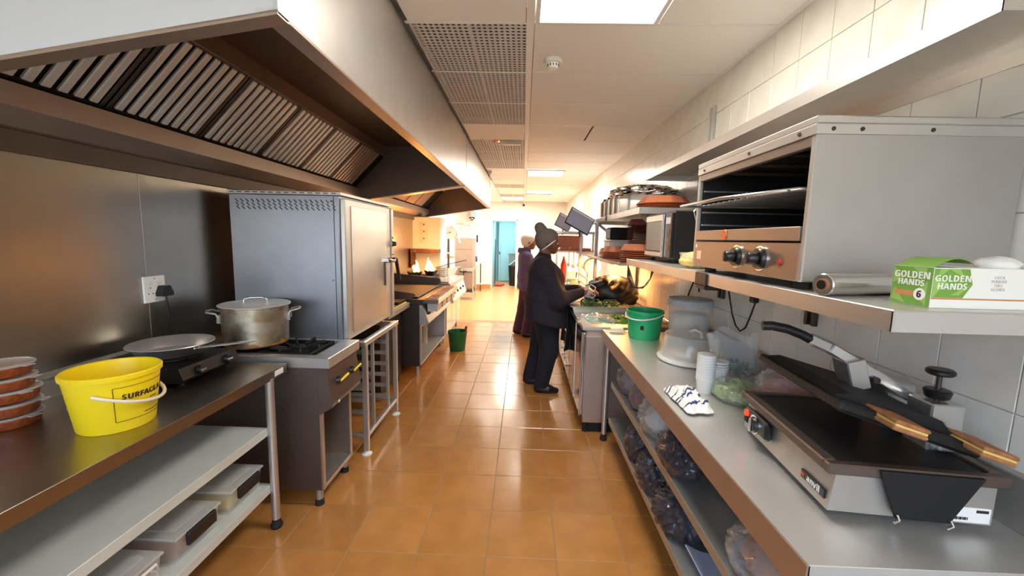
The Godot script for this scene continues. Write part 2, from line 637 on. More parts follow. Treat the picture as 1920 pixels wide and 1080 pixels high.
	part(d, "door_leaf", mb().box(-0.87, 0.02, -14.35, -0.1, 2.12, -14.4, 0.003), M.door_blue)
	part(d, "handle", mb().box(-0.85, 1.0, -14.3, -0.8, 1.03, -14.35, 0.004).box(-0.85, 0.97, -14.34, -0.825, 1.07, -14.352), M.steel_dark)
	# wall behind the camera with a wide window: daylight comes in here
	var wb := struct_node("wall_back")
	part(wb, "sill_wall", mb().box(-2.1, -0.1, 1.9, 1.42, 0.95, 2.05), M.wall_paint)
	part(wb, "head_wall", mb().box(-2.1, 2.3, 1.9, 1.42, 2.85, 2.05), M.wall_paint)
	part(wb, "pier", mb().box(-2.1, 0.95, 1.9, -1.75, 2.3, 2.05), M.wall_paint)
	part(wb, "pier", mb().box(0.6, 0.95, 1.9, 1.42, 2.3, 2.05), M.wall_paint)
	var w := struct_node("window_1")
	var wf2 := mb()
	for x in [-1.75, -0.6, 0.55]:
		wf2.box(x, 0.95, 1.93, x + 0.05, 2.3, 1.99, 0.003)
	wf2.box(-1.7, 0.95, 1.93, 0.55, 1.0, 1.99, 0.003).box(-1.7, 2.25, 1.93, 0.55, 2.3, 1.99, 0.003)
	part(w, "window_frame", wf2, M.white_plastic)
	part(w, "pane", mb().box(-1.7, 1.0, 1.957, -0.6, 2.25, 1.963), M.glass)
	part(w, "pane", mb().box(-0.55, 1.0, 1.957, 0.55, 2.25, 1.963), M.glass)


func vent_plate() -> ArrayMesh:
	# a perforated plate 0.29 x 0.59 with 10 x 18 round holes, real openings
	var b := mb()
	var nx := 10
	var nz := 18
	var cw := 0.29 / nx
	var cd := 0.588 / nz
	var r := 0.0113
	for i in nx:
		for j in nz:
			var c := Vector3(0.006 + cw * (i + 0.5), 0.0, -0.006 - cd * (j + 0.5))
			var rim := [Vector3(cw / 2, 0, 0), Vector3(cw / 2, 0, cd / 2), Vector3(0, 0, cd / 2), Vector3(-cw / 2, 0, cd / 2), Vector3(-cw / 2, 0, 0), Vector3(-cw / 2, 0, -cd / 2), Vector3(0, 0, -cd / 2), Vector3(cw / 2, 0, -cd / 2)]
			for k in 8:
				var l := (k + 1) % 8
				var a := c + Vector3(cos(TAU * k / 8), 0, sin(TAU * k / 8)) * r
				var e := c + Vector3(cos(TAU * l / 8), 0, sin(TAU * l / 8)) * r
				b.qh(a, e, c + rim[l], c + rim[k], Vector3.DOWN)
				b.qh(a, e, e + Vector3.UP * 0.004, a + Vector3.UP * 0.004, c - a)
	b.box(0.0, -0.001, 0.0, 0.006, 0.01, -0.6)
	b.box(0.296, -0.001, 0.0, 0.302, 0.01, -0.6)
	return b.mesh()


func hood() -> void:
	# two extraction canopies end to end; x to the aisle, bottom edge falls towards the wall
	for u in [[-1.07, -4.42, "long steel extraction hood over stove and oven, nearest the camera"], [-4.44, -7.63, "far steel extraction hood above the flaming ranges"]]:
		var z0: float = u[0]
		var z1: float = u[1]
		var t := thing("extraction_hood", u[2], "hood")
		var near: bool = z0 > -2.0
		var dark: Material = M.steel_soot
		part(t, "front_panel", mb().box(-0.645, 2.09, z0, -0.63, CEIL, z1, 0.002), M.steel)
		var lipb := mb().box(-0.69, 2.085, z0, -0.631, 2.1, z1, 0.002)
		part(t, "front_lip", lipb, M.steel_warm)
		# sloping bottom edge of the end panels
		for e in [[z0, z0 - 0.015, z0 - 0.05], [z1 + 0.015, z1, z1 + 0.05]]:
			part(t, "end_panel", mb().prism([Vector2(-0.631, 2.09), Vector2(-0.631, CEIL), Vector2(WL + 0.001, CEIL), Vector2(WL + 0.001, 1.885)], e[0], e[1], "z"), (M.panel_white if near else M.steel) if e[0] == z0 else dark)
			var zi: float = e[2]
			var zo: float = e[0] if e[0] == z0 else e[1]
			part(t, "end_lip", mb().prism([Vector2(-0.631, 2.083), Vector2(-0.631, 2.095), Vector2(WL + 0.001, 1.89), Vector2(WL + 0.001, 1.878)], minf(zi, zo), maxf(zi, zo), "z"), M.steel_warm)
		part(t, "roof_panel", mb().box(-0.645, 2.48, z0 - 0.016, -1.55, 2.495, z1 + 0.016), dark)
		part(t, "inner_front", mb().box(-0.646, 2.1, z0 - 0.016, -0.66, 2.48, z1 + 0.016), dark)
		part(t, "filter_rail", mb().prism([Vector2(-1.5, 2.37), Vector2(-1.475, 2.37), Vector2(-1.51, 2.482), Vector2(-1.54, 2.482)], z1 + 0.016, z0 - 0.016, "z"), M.steel_warm)
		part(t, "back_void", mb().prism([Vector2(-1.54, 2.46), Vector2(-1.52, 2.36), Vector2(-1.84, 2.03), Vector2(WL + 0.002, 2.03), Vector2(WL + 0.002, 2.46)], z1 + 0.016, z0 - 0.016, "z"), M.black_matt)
		part(t, "grease_trough", mb().prism([Vector2(WL + 0.002, 1.9), Vector2(WL + 0.06, 1.9), Vector2(-1.78, 1.955), Vector2(-1.775, 2.035), Vector2(-1.79, 2.035), Vector2(-1.81, 1.985), Vector2(WL + 0.002, 1.985)], z1 + 0.016, z0 - 0.016, "z"), M.steel_warm)
		part(t, "back_strip", mb().box(WL + 0.001, 1.815, z0, WL + 0.014, 1.9, z1, 0.002), M.steel_soot)
		# baffle filters, each with a frame and upright baffles
		var zf := z0 - 0.18
		var slope := Vector2(-1.49, 2.375)
		var foot := Vector2(-1.805, 2.055)
		var d2 := (foot - slope).normalized()
		var nrm := Vector2(-d2.y, d2.x)
		if nrm.y > 0.0:
			nrm = -nrm
		var baf := func(w: float) -> ArrayMesh:
			var b := mb()
			b.xf = Transform3D(Basis(Vector3(d2.x, d2.y, 0), Vector3(nrm.x, nrm.y, 0), Vector3(0, 0, 1)), Vector3(slope.x, slope.y, 0))
			b.box(0.012, -0.004, -w / 2, 0.437, 0.012, w / 2, 0.004)
			return b.mesh()
		var slat: ArrayMesh = baf.call(0.034)
		var filters := int(floor((absf(z1 - z0) - 0.2) / 0.5))
		for f in filters:
			var ft := part(t, "baffle_filter", (func() -> MB:
				var b := mb()
				b.xf = Transform3D(Basis(Vector3(d2.x, d2.y, 0), Vector3(nrm.x, nrm.y, 0), Vector3(0, 0, 1)), Vector3(slope.x, slope.y, 0))
				b.box(0.0, -0.012, -0.004, 0.45, 0.008, -0.022, 0.002).box(0.0, -0.012, -0.476, 0.45, 0.008, -0.494, 0.002)
				b.box(0.0, -0.012, -0.022, 0.014, 0.004, -0.476).box(0.436, -0.012, -0.022, 0.45, 0.004, -0.476)
				b.box(0.014, -0.03, -0.022, 0.436, -0.026, -0.476)
				return b).call(), M.steel_dark, Vector3(0, 0, zf - 0.5 * f))
			for k in 8:
				part(ft, "baffle", slat, M.alum if near and f < 5 else M.steel_warm, Vector3(0, 0, -0.052 - 0.0566 * k))


func round_leg(parent: Node, p: Vector3, top: float, r := 0.02) -> void:
	var l := part(parent, "leg", mb(p).cyl(Vector3(0, 0.05, 0), Vector3(0, top, 0), r, r, 16), M.steel)
	part(l, "foot", mb(p).lathe([Vector2(0, 0.0), Vector2(r * 1.25, 0.0), Vector2(r * 1.45, 0.012), Vector2(r * 1.1, 0.03), Vector2(r * 0.8, 0.055), Vector2(0, 0.055)], 16), M.rubber)


func tray_shelf(parent: Node, called: String, x0: float, x1: float, z0: float, z1: float, y: float, lip: float, m: Material) -> MeshInstance3D:
	# a pressed sheet shelf: thin deck with turned-down edges
	var b := mb()
	b.box(x0, y - 0.004, z0, x1, y, z1, 0.0015)
	b.box(x0, y - lip, z0, x0 + 0.003, y - 0.003, z1).box(x1 - 0.003, y - lip, z0, x1, y - 0.003, z1)
	b.box(x0, y - lip, z0, x1, y - 0.003, z0 - 0.003).box(x0, y - lip, z1 + 0.003, x1, y - 0.003, z1)
	return part(parent, called, b, m)


func left_table() -> void:
	var t := thing("prep_table", "stainless steel prep table with two undershelves holding yellow bucket", "table")
	tray_shelf(t, "table_top", WL + 0.002, -1.247, 0.3, -2.055, 0.85, 0.048, M.steel_counter)
	part(t, "upstand", mb().box(WL + 0.001, 0.85, 0.3, WL + 0.014, 0.945, -2.055).prism([Vector2(WL + 0.001, 0.945), Vector2(WL + 0.03, 0.94), Vector2(WL + 0.03, 0.947), Vector2(WL + 0.001, 0.957)], 0.3, -2.055, "z"), M.steel)
	part(t, "corner_plate", mb().box(-1.2475, 0.812, -1.95, -1.2455, 0.84, -2.02, 0.0005), M.white_plastic, Vector3.ZERO, "small maker's plate on the table edge")
	tray_shelf(t, "undershelf", WL + 0.01, -1.275, 0.3, -1.915, 0.555, 0.042, M.liner)
	tray_shelf(t, "undershelf", WL + 0.01, -1.275, 0.3, -1.925, 0.245, 0.042, M.liner)
	for z in [-1.925, -0.6, 0.2]:
		for x in [-1.262, -1.85]:
			round_leg(t, Vector3(x, 0, z), 0.81, 0.021)


func lettering(parent: Node, s: String, h: float, m: Material, xf: Transform3D, bend := 0.0, bold := false) -> void:
	# flat lettering, or bent round an upright cylinder of the radius bend (its axis at xf's origin, text on +z)
	var tm := text_mesh(s, h, bold)
	var o := MeshInstance3D.new()
	o.name = "lettering"
	if bend > 0.0:
		var am := ArrayMesh.new()
		var a := tm.get_mesh_arrays()
		var vv: PackedVector3Array = a[Mesh.ARRAY_VERTEX]
		var nn: PackedVector3Array = a[Mesh.ARRAY_NORMAL]
		for i in vv.size():
			var th := vv[i].x / bend
			var r := bend + vv[i].z
			vv[i] = Vector3(sin(th) * r, vv[i].y, cos(th) * r)
			nn[i] = Vector3(sin(th), 0, cos(th))
		var b := []
		b.resize(Mesh.ARRAY_MAX)
		b[Mesh.ARRAY_VERTEX] = vv
		b[Mesh.ARRAY_NORMAL] = nn
		b[Mesh.ARRAY_INDEX] = a[Mesh.ARRAY_INDEX]
		am.add_surface_from_arrays(Mesh.PRIMITIVE_TRIANGLES, b)
		o.mesh = am
	else:
		o.mesh = tm
	o.material_override = m
	o.transform = xf
	parent.add_child(o, true)


func pail(t: Node3D, rb: float, rt: float, h: float, m: Material) -> void:
	part(t, "body", mb().lathe([Vector2(0, 0), Vector2(rb - 0.004, 0), Vector2(rb, 0.006), Vector2(rt, h - 0.02), Vector2(rt + 0.006, h - 0.018), Vector2(rt + 0.007, h - 0.004), Vector2(rt + 0.003, h), Vector2(rt - 0.003, h - 0.002), Vector2(rb - 0.004, 0.008), Vector2(0, 0.008)], 40), m)


func bail(t: Node3D, r: float, y: float, drop: float, turn: float, m: Material, w := 0.0035) -> void:
	var p := []
	for i in 17:
		var a := PI * i / 16.0
		p.append(Vector3(cos(a) * (r + 0.008), y - sin(a) * drop, sin(a) * (r + 0.012)).rotated(Vector3.UP, turn))
	part(t, "handle", mb().tube(p, w, 8), m)


func left_items() -> void:
	# yellow bucket
	var b := thing("yellow_bucket", "yellow plastic bucket with white handle and printed label on prep table", "bucket", Vector3(-1.435, 0.8505, -1.335))
	pail(b, 0.105, 0.128, 0.205, M.yellow)
	bail(b, 0.122, 0.145, 0.055, 1.95, M.cream_plastic, 0.006)
	var face := 1.5
	var label := Node3D.new()
	label.name = "printed_label"
	label.rotation.y = face
	b.add_child(label, true)
	lettering(label, "SURFACE A", 0.026, M.ink, Transform3D(Basis(Vector3.RIGHT, 0.11), Vector3(0, 0.138, 0.0)), 0.1225, true)
	for q in [[0.12, 0.2, 0.4], [0.1, 0.15, 0.4], [0.086, 0.2, 0.42], [0.08, 0.2, 0.42], [0.052, 0.0, 0.62]]:
		var bp := []
		for i in 9:
			var a: float = lerpf(q[1], q[2], i / 8.0)
			var r: float = lerpf(0.105, 0.128, q[0] / 0.185) + 0.0004
			bp.append(Vector3(sin(a) * r, q[0], cos(a) * r))
		part(label, "small_print", mb().tube(bp, 0.0014, 5), M.ink)
	var fr := mb()
	for s in [[-0.72, 0.72, 0.04], [-0.72, 0.72, 0.162]]:
		var pts := []
		for i in 17:
			var a: float = lerpf(s[0], s[1], i / 16.0)
			var r: float = lerpf(0.105, 0.128, s[2] / 0.185) + 0.0006
			pts.append(Vector3(sin(a) * r, s[2], cos(a) * r))
		fr.tube(pts, 0.0009, 5)
	for a in [-0.72, 0.72]:
		fr.tube([Vector3(sin(a) * 0.1106, 0.04, cos(a) * 0.1106), Vector3(sin(a) * 0.1258, 0.162, cos(a) * 0.1258)], 0.0009, 5)
	part(label, "label_outline", fr, M.ink)
	# tubs of sauce stacked at the left
	var first: Node3D
	var where := ["topmost", "second from the top", "third from the top", "fourth from the top", "lowest"]
	for i in 5:
		var lab: String = "round clear tub of orange sauce, %s in the stack by the wall" % where[4 - i]
		var p := Vector3(-1.785 + [0.0, 0.004, -0.002, -0.004, -0.012][i], 0.851 + 0.0445 * i, -1.30 + [0.0, 0.003, -0.004, 0.004, 0.0][i])
		if i == 0:
			first = thing("sauce_tub", lab, "tub", p, 0.0, "stacked sauce tubs")
			part(first, "bowl", mb().lathe([Vector2(0, 0), Vector2(0.068, 0), Vector2(0.072, 0.004), Vector2(0.0775, 0.037), Vector2(0.0, 0.037)], 32), M.sauce)
			part(first, "lid", mb().lathe([Vector2(0.0765, 0.034), Vector2(0.082, 0.034), Vector2(0.084, 0.038), Vector2(0.081, 0.042), Vector2(0.076, 0.0425), Vector2(0.072, 0.0395), Vector2(0, 0.0395)], 32), M.clear_frosted)
			part(first, "tab", mb().box(0.08, 0.035, -0.016, 0.1, 0.0375, 0.016, 0.001), M.clear_frosted)
		else:
			copy(first, lab, p, [0.0, 0.5, -0.2, 0.3, 0.1][i])
	var j := thing("plastic_jug", "frosted white plastic container at left end of prep table", "container", Vector3(-1.79, 0.8505, -1.13), 0.4)
	part(j, "body", mb().prism([Vector2(-0.05, -0.05), Vector2(0.05, -0.05), Vector2(0.055, -0.04), Vector2(0.055, 0.04), Vector2(0.05, 0.05), Vector2(-0.05, 0.05), Vector2(-0.055, 0.04), Vector2(-0.055, -0.04)], 0.0, 0.17, "y"), M.white_plastic)
	part(j, "lid", mb().box(-0.058, 0.17, -0.053, 0.058, 0.184, 0.053, 0.004), M.clear_frosted)
	var bw := thing("clear_bowl", "clear plastic bowl lying behind the yellow bucket", "bowl", Vector3(-1.70, 0.853, -1.56))
	part(bw, "bowl", mb().lathe([Vector2(0, 0), Vector2(0.04, 0), Vector2(0.075, 0.035), Vector2(0.088, 0.062), Vector2(0.094, 0.064), Vector2(0.094, 0.068), Vector2(0.085, 0.066), Vector2(0.072, 0.036), Vector2(0.038, 0.003), Vector2(0, 0.003)], 32), M.clear)
	var bl := thing("clear_tub", "small clear tub with open lid between bucket and sauce tubs", "tub", Vector3(-1.57, 0.8505, -1.375))
	part(bl, "bowl", mb().lathe([Vector2(0, 0), Vector2(0.045, 0), Vector2(0.055, 0.045), Vector2(0.064, 0.047), Vector2(0.064, 0.051), Vector2(0.053, 0.05), Vector2(0.043, 0.003), Vector2(0, 0.003)], 28), M.clear_frosted)
	part(bl, "lid", mb(Vector3(-0.02, 0.052, -0.02)).lathe([Vector2(0.0, 0.0), Vector2(0.05, 0.0), Vector2(0.064, 0.004), Vector2(0.05, 0.032), Vector2(0, 0.036)], 28), M.clear)
	part(bl, "remains", mb().blob(Vector3(0.01, 0.012, 0.0), Vector3(0.03, 0.01, 0.025), 0.3, 4, 8), M.black_matt)
	var st := thing("lid_stack", "pair of small clear lids behind the yellow bucket", "lid", Vector3(-1.74, 0.918, -1.66))
	part(st, "lid", mb().lathe([Vector2(0, 0), Vector2(0.05, 0), Vector2(0.056, 0.01), Vector2(0.05, 0.014), Vector2(0, 0.014)], 24), M.clear_frosted)
	part(st, "lid", mb().lathe([Vector2(0, 0.015), Vector2(0.05, 0.015), Vector2(0.056, 0.025), Vector2(0.05, 0.029), Vector2(0, 0.029)], 24), M.clear_frosted)
	var sr := thing("clear_jar", "short clear jar under the small lids by the splashback", "jar", Vector3(-1.74, 0.851, -1.66))
	part(sr, "body", mb().lathe([Vector2(0, 0), Vector2(0.04, 0), Vector2(0.044, 0.005), Vector2(0.044, 0.066), Vector2(0, 0.066)], 24), M.clear_frosted)
	# double hotplate and frying pan
	var h := thing("hotplate", "black countertop hotplate carrying the steel frying pan", "hotplate", Vector3(-1.66, 0.8505, -1.84))
	part(h, "body", mb().prism([Vector2(-0.15, 0.02), Vector2(0.17, 0.02), Vector2(0.185, 0.035), Vector2(0.165, 0.085), Vector2(-0.15, 0.085)], -0.175, 0.175, "z"), M.black_plastic)
	for x in [-0.12, 0.14]:
		for z in [-0.14, 0.14]:
			part(h, "foot", mb(Vector3(x, 0, z)).cyl(Vector3.ZERO, Vector3(0, 0.021, 0), 0.014, 0.017, 12), M.rubber)
	part(h, "heating_plate", mb(Vector3(-0.02, 0.085, 0)).lathe([Vector2(0.11, 0), Vector2(0.115, 0.004), Vector2(0.105, 0.014), Vector2(0, 0.014)], 32), M.cast_iron)
	for z in [-0.09, 0.08]:
		var kn := part(h, "knob", mb(Vector3(0.178, 0.055, z)).cyl(Vector3.ZERO, Vector3(0.022, 0.004, 0), 0.021, 0.018, 20, 0.002), M.black_plastic)
		part(kn, "pointer", mb(Vector3(0.199, 0.058, z)).box(0, -0.004, -0.016, 0.006, 0.004, 0.016, 0.001), M.chrome)
	var f := thing("frying_pan", "wide steel frying pan with long handle on the black hotplate", "pan", Vector3(-1.68, 0.952, -1.85))
	part(f, "pan", mb().lathe([Vector2(0, 0), Vector2(0.115, 0), Vector2(0.125, 0.003), Vector2(0.164, 0.05), Vector2(0.17, 0.052), Vector2(0.168, 0.055), Vector2(0.16, 0.052), Vector2(0.122, 0.007), Vector2(0, 0.005)], 48), M.steel)
	part(f, "handle", mb().prism([Vector2(0.0, -0.011), Vector2(0.1, -0.013), Vector2(0.27, -0.017), Vector2(0.28, 0.0), Vector2(0.27, 0.017), Vector2(0.1, 0.013), Vector2(0.0, 0.011)], 0.0, 0.006, "y"), M.steel_bright, Vector3(0.155, 0.04, 0.05)).rotation = Vector3(0, 0.12, 0.13)
	for z in [-0.006, 0.02]:
		part(f, "rivet", mb(Vector3(0.168, 0.046, 0.05 + z)).blob(Vector3.ZERO, Vector3(0.005, 0.005, 0.005), 0.0, 1, 6), M.chrome)
	# wall socket, plug and cable
	var s := thing("wall_socket", "white double wall socket on the steel splashback", "socket", Vector3(WL, 1.235, -2.03))
	part(s, "plate", mb().box(0, -0.068, -0.062, 0.011, 0.068, 0.062, 0.003), M.white_plastic)
	for z in [0.026, -0.026]:
		part(s, "switch", mb().box(0.01, 0.022, z - 0.012, 0.014, 0.036, z + 0.012, 0.0015), M.cream_plastic)
		var hole := mb()
		for q in [[0.0, 0.008], [-0.012, -0.022], [0.012, -0.022]]:
			hole.cyl(Vector3(0.0105, q[1], z + q[0]), Vector3(0.0114, q[1], z + q[0]), 0.0035, 0.0035, 10)
		part(s, "pin_holes", hole, M.black_matt)
	for y in [0.055, -0.055]:
		part(s, "screw", mb().cyl(Vector3(0.0105, y, 0), Vector3(0.012, y, 0), 0.003, 0.003, 8), M.steel_dark)
	var pl := thing("power_plug", "black plug with cable in the white wall socket", "plug", Vector3(WL + 0.0115, 1.222, -2.062))
	pl.scale = Vector3(1.2, 1.3, 1.3)
	part(pl, "plug_body", mb().prism([Vector2(-0.024, -0.02), Vector2(0.024, -0.02), Vector2(0.026, -0.008), Vector2(0.012, 0.022), Vector2(-0.012, 0.022), Vector2(-0.026, -0.008)], 0.0, 0.034, "x"), M.black_plastic)
	part(pl, "cable", mb().tube([Vector3(0.02, -0.018, 0), Vector3(0.026, -0.05, 0.002), Vector3(0.022, -0.12, -0.004), Vector3(0.018, -0.2, -0.02), Vector3(0.024, -0.29, -0.03), Vector3(0.06, -0.36, -0.02)], 0.0045, 8), M.black_plastic)
	# lidded boxes on the lower shelf
	var info := [[-1.79, "clear lidded food box with black handle at the table's far leg", 0], [-1.50, "clear food box with black handle, middle of lower shelf", 1], [-1.215, "clear food box with white handle and red clip on lower shelf", 2]]
	for q in info:
		var bx := thing("food_box", q[1], "container", Vector3(-1.475, 0.2465, q[0]), 0.0, "food boxes on the lower shelf")
		part(bx, "tub", mb().prism([Vector2(-0.155, 0.0), Vector2(0.15, 0.0), Vector2(0.165, 0.1), Vector2(-0.165, 0.1)], -0.105, 0.105, "z"), M.clear_frosted)
		part(bx, "food", mb().box(-0.14, 0.004, -0.095, 0.14, 0.06, 0.095, 0.01), M.ham if q[2] == 2 else M.bread if q[2] == 1 else M.cheese)
		part(bx, "lid", mb().box(-0.175, 0.1, -0.118, 0.172, 0.112, 0.118, 0.004).box(-0.13, 0.112, -0.08, 0.13, 0.117, 0.08, 0.002), M.clear_frosted)
		if q[2] < 2:
			part(bx, "handle", mb().box(0.166, 0.05, -0.075, 0.185, 0.108, 0.075, 0.006), M.black_plastic)
		else:
			part(bx, "handle", mb().tube([Vector3(0.16, 0.07, -0.07), Vector3(0.185, 0.075, -0.07), Vector3(0.19, 0.105, -0.06), Vector3(0.19, 0.105, 0.06), Vector3(0.185, 0.075, 0.07), Vector3(0.16, 0.07, 0.07)], 0.006, 8), M.white_plastic)
			part(bx, "clip", mb().box(0.155, 0.03, -0.03, 0.17, 0.06, 0.03, 0.005), M.red)


func stove() -> void:
	var t := thing("gas_stove", "two-burner steel gas stove with yellow levers beside prep table", "stove")
	var zn := -2.09
	var zf := -2.475
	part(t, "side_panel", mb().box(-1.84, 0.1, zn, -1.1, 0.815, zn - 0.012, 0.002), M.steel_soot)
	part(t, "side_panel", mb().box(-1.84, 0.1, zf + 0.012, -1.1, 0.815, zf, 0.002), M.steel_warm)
	part(t, "back_panel", mb().box(-1.85, 0.1, zn, -1.838, 0.815, zf), M.steel_dark)
	part(t, "cabinet_floor", mb().box(-1.838, 0.1, zn - 0.012, -1.1, 0.115, zf + 0.012), M.steel_dull)
	part(t, "cabinet_shelf", mb().box(-1.838, 0.3, zn - 0.012, -1.3, 0.31, zf + 0.012), M.steel_dark)
	part(t, "door_frame", mb().box(-1.1, 0.1, zn, -1.088, 0.55, zn - 0.03, 0.002).box(-1.1, 0.1, zf + 0.03, -1.088, 0.55, zf, 0.002).box(-1.1, 0.1, zn - 0.03, -1.088, 0.125, zf + 0.03, 0.002), M.steel_warm)
	# hob: frame round the sunk burner well
	var hb := mb()
	hb.box(-1.85, 0.815, zn + 0.01, -1.03, 0.875, zn - 0.045, 0.003).box(-1.85, 0.815, zf + 0.035, -1.03, 0.875, zf - 0.01, 0.003)
	hb.box(-1.13, 0.815, zn - 0.045, -1.03, 0.875, zf + 0.035, 0.003).box(-1.85, 0.815, zn - 0.045, -1.79, 0.875, zf + 0.035, 0.003)
	part(t, "hob_frame", hb, M.steel)
	part(t, "burner_well", mb().box(-1.79, 0.815, zn - 0.045, -1.13, 0.825, zf + 0.035), M.black_matt)
	for x in [-1.31, -1.61]:
		var c := Vector3(x, 0.825, (zn + zf) / 2)
		part(t, "burner", mb(c).lathe([Vector2(0.0, 0.0), Vector2(0.055, 0.0), Vector2(0.055, 0.016), Vector2(0.04, 0.026), Vector2(0, 0.028)], 24), M.cast_iron)
		var g := mb(c)
		for k in 8:
			var a := TAU * k / 8.0 + 0.2
			var e := Vector3(cos(a), 0, sin(a))
			g.bar(e * 0.06 + Vector3(0, 0.05, 0), e * 0.145 + Vector3(0, 0.068, 0), 0.012, 0.022, 0.003)
		g.box(-0.148, 0.03, -0.148, 0.148, 0.055, -0.136, 0.002).box(-0.148, 0.03, 0.136, 0.148, 0.055, 0.148, 0.002)
		g.box(-0.148, 0.0, -0.136, -0.136, 0.055, 0.136, 0.002).box(0.136, 0.0, -0.136, 0.148, 0.055, 0.136, 0.002)
		part(t, "pan_support", g, M.cast_iron)
	part(t, "control_panel", mb().prism([Vector2(-1.1, 0.815), Vector2(-1.05, 0.815), Vector2(-1.022, 0.615), Vector2(-1.028, 0.59), Vector2(-1.1, 0.548)], zf, zn, "z"), M.steel_soot)
	for z in [-2.19, -2.37]:
		var k := part(t, "knob", mb().cyl(Vector3(-1.045, 0.715, z), Vector3(-1.015, 0.719, z), 0.024, 0.02, 20, 0.003), M.black_plastic)
		part(k, "lever", mb().bar(Vector3(-1.018, 0.712, z + 0.012), Vector3(-0.998, 0.738, z - 0.058), 0.011, 0.013, 0.003), M.yellow_lever, Vector3.ZERO, "yellow lever handle")
	part(t, "badge", mb().box(-1.026, 0.592, -2.16, -1.022, 0.606, -2.18, 0.001), M.white_plastic)
	for z in [zn - 0.03, zf + 0.03]:
		for x in [-1.13, -1.8]:
			var lg := part(t, "leg", mb().cyl(Vector3(x, 0.03, z), Vector3(x, 0.1, z), 0.02, 0.02, 12), M.steel_dull)
			part(lg, "foot", mb().cyl(Vector3(x, 0.0, z), Vector3(x, 0.035, z), 0.026, 0.022, 12), M.rubber)
	# stock pot
	var p := thing("stock_pot", "large dented aluminium pot with lid on the gas stove", "pot", Vector3(-1.55, 0.8945, -2.275))
	var body := mat("pot_alu", rgb(206, 202, 192), 0.45, 1.0)
	body.albedo_texture = noise_tex(0.012, 61, Color(0.72, 0.64, 0.5), Color(1, 1, 1), 5, 256)
	tri_map(body, Vector3(3, 3, 3))
	part(p, "body", mb().lathe([Vector2(0, 0), Vector2(0.152, 0), Vector2(0.165, 0.012), Vector2(0.17, 0.16), Vector2(0.17, 0.222), Vector2(0.181, 0.226), Vector2(0.181, 0.231), Vector2(0.165, 0.231), Vector2(0.163, 0.016), Vector2(0, 0.01)], 48), body)
	# burnt-on grease around the foot, an uneven band
	var gb := mb()
	var ns := FastNoiseLite.new()
	ns.seed = 5
	ns.frequency = 0.9
	gb.sheet(96, 4, func(u: float, w: float) -> Vector3:
		var a := u * TAU
		var e := Vector2(cos(a), sin(a))
		var hh := 0.014 + 0.03 * ns.get_noise_2d(e.x * 3.0, e.y * 3.0) + 0.01 * ns.get_noise_2d(e.x * 14.0, e.y * 14.0)
		var y := 0.009 + w * hh
		var r := 0.1672 if y > 0.014 else lerpf(0.163, 0.1672, (y - 0.006) / 0.008)
		return Vector3(cos(a) * r, y, -sin(a) * r))
	part(p, "burnt_grease", gb, mat("grease", rgb(150, 104, 48), 0.55), Vector3.ZERO, "brown burnt-on grease band")
	part(p, "lid", mb().lathe([Vector2(0.182, 0.231), Vector2(0.184, 0.234), Vector2(0.18, 0.237), Vector2(0.165, 0.236), Vector2(0.15, 0.228), Vector2(0.1, 0.236), Vector2(0, 0.24)], 48), M.alum)
	part(p, "lid_handle", mb().tube([Vector3(-0.055, 0.236, 0.02), Vector3(-0.05, 0.262, 0.02), Vector3(-0.02, 0.27, 0.01), Vector3(0.03, 0.27, -0.01), Vector3(0.055, 0.262, -0.02), Vector3(0.06, 0.236, -0.02)], 0.004, 8), M.chrome)
	for a in [PI * 0.86, PI * 0.86 + PI]:
		var e := Vector3(cos(a), 0, sin(a))
		var s := Vector3(-e.z, 0, e.x)
		var hd := part(p, "side_handle", mb().tube([e * 0.171 + s * 0.05 + Vector3(0, 0.165, 0), e * 0.181 + s * 0.05 + Vector3(0, 0.19, 0), e * 0.225 + s * 0.045 + Vector3(0, 0.2, 0), e * 0.232 - s * 0.0 + Vector3(0, 0.202, 0), e * 0.225 - s * 0.045 + Vector3(0, 0.2, 0), e * 0.181 - s * 0.05 + Vector3(0, 0.19, 0), e * 0.171 - s * 0.05 + Vector3(0, 0.165, 0)], 0.0065, 8), M.steel_dull)
		for q in [-0.05, 0.05]:
			part(hd, "rivet_plate", mb().bar(e * 0.171 + s * q + Vector3(0, 0.135, 0), e * 0.171 + s * q + Vector3(0, 0.185, 0), 0.02, 0.007, 0.002), M.steel_dull)


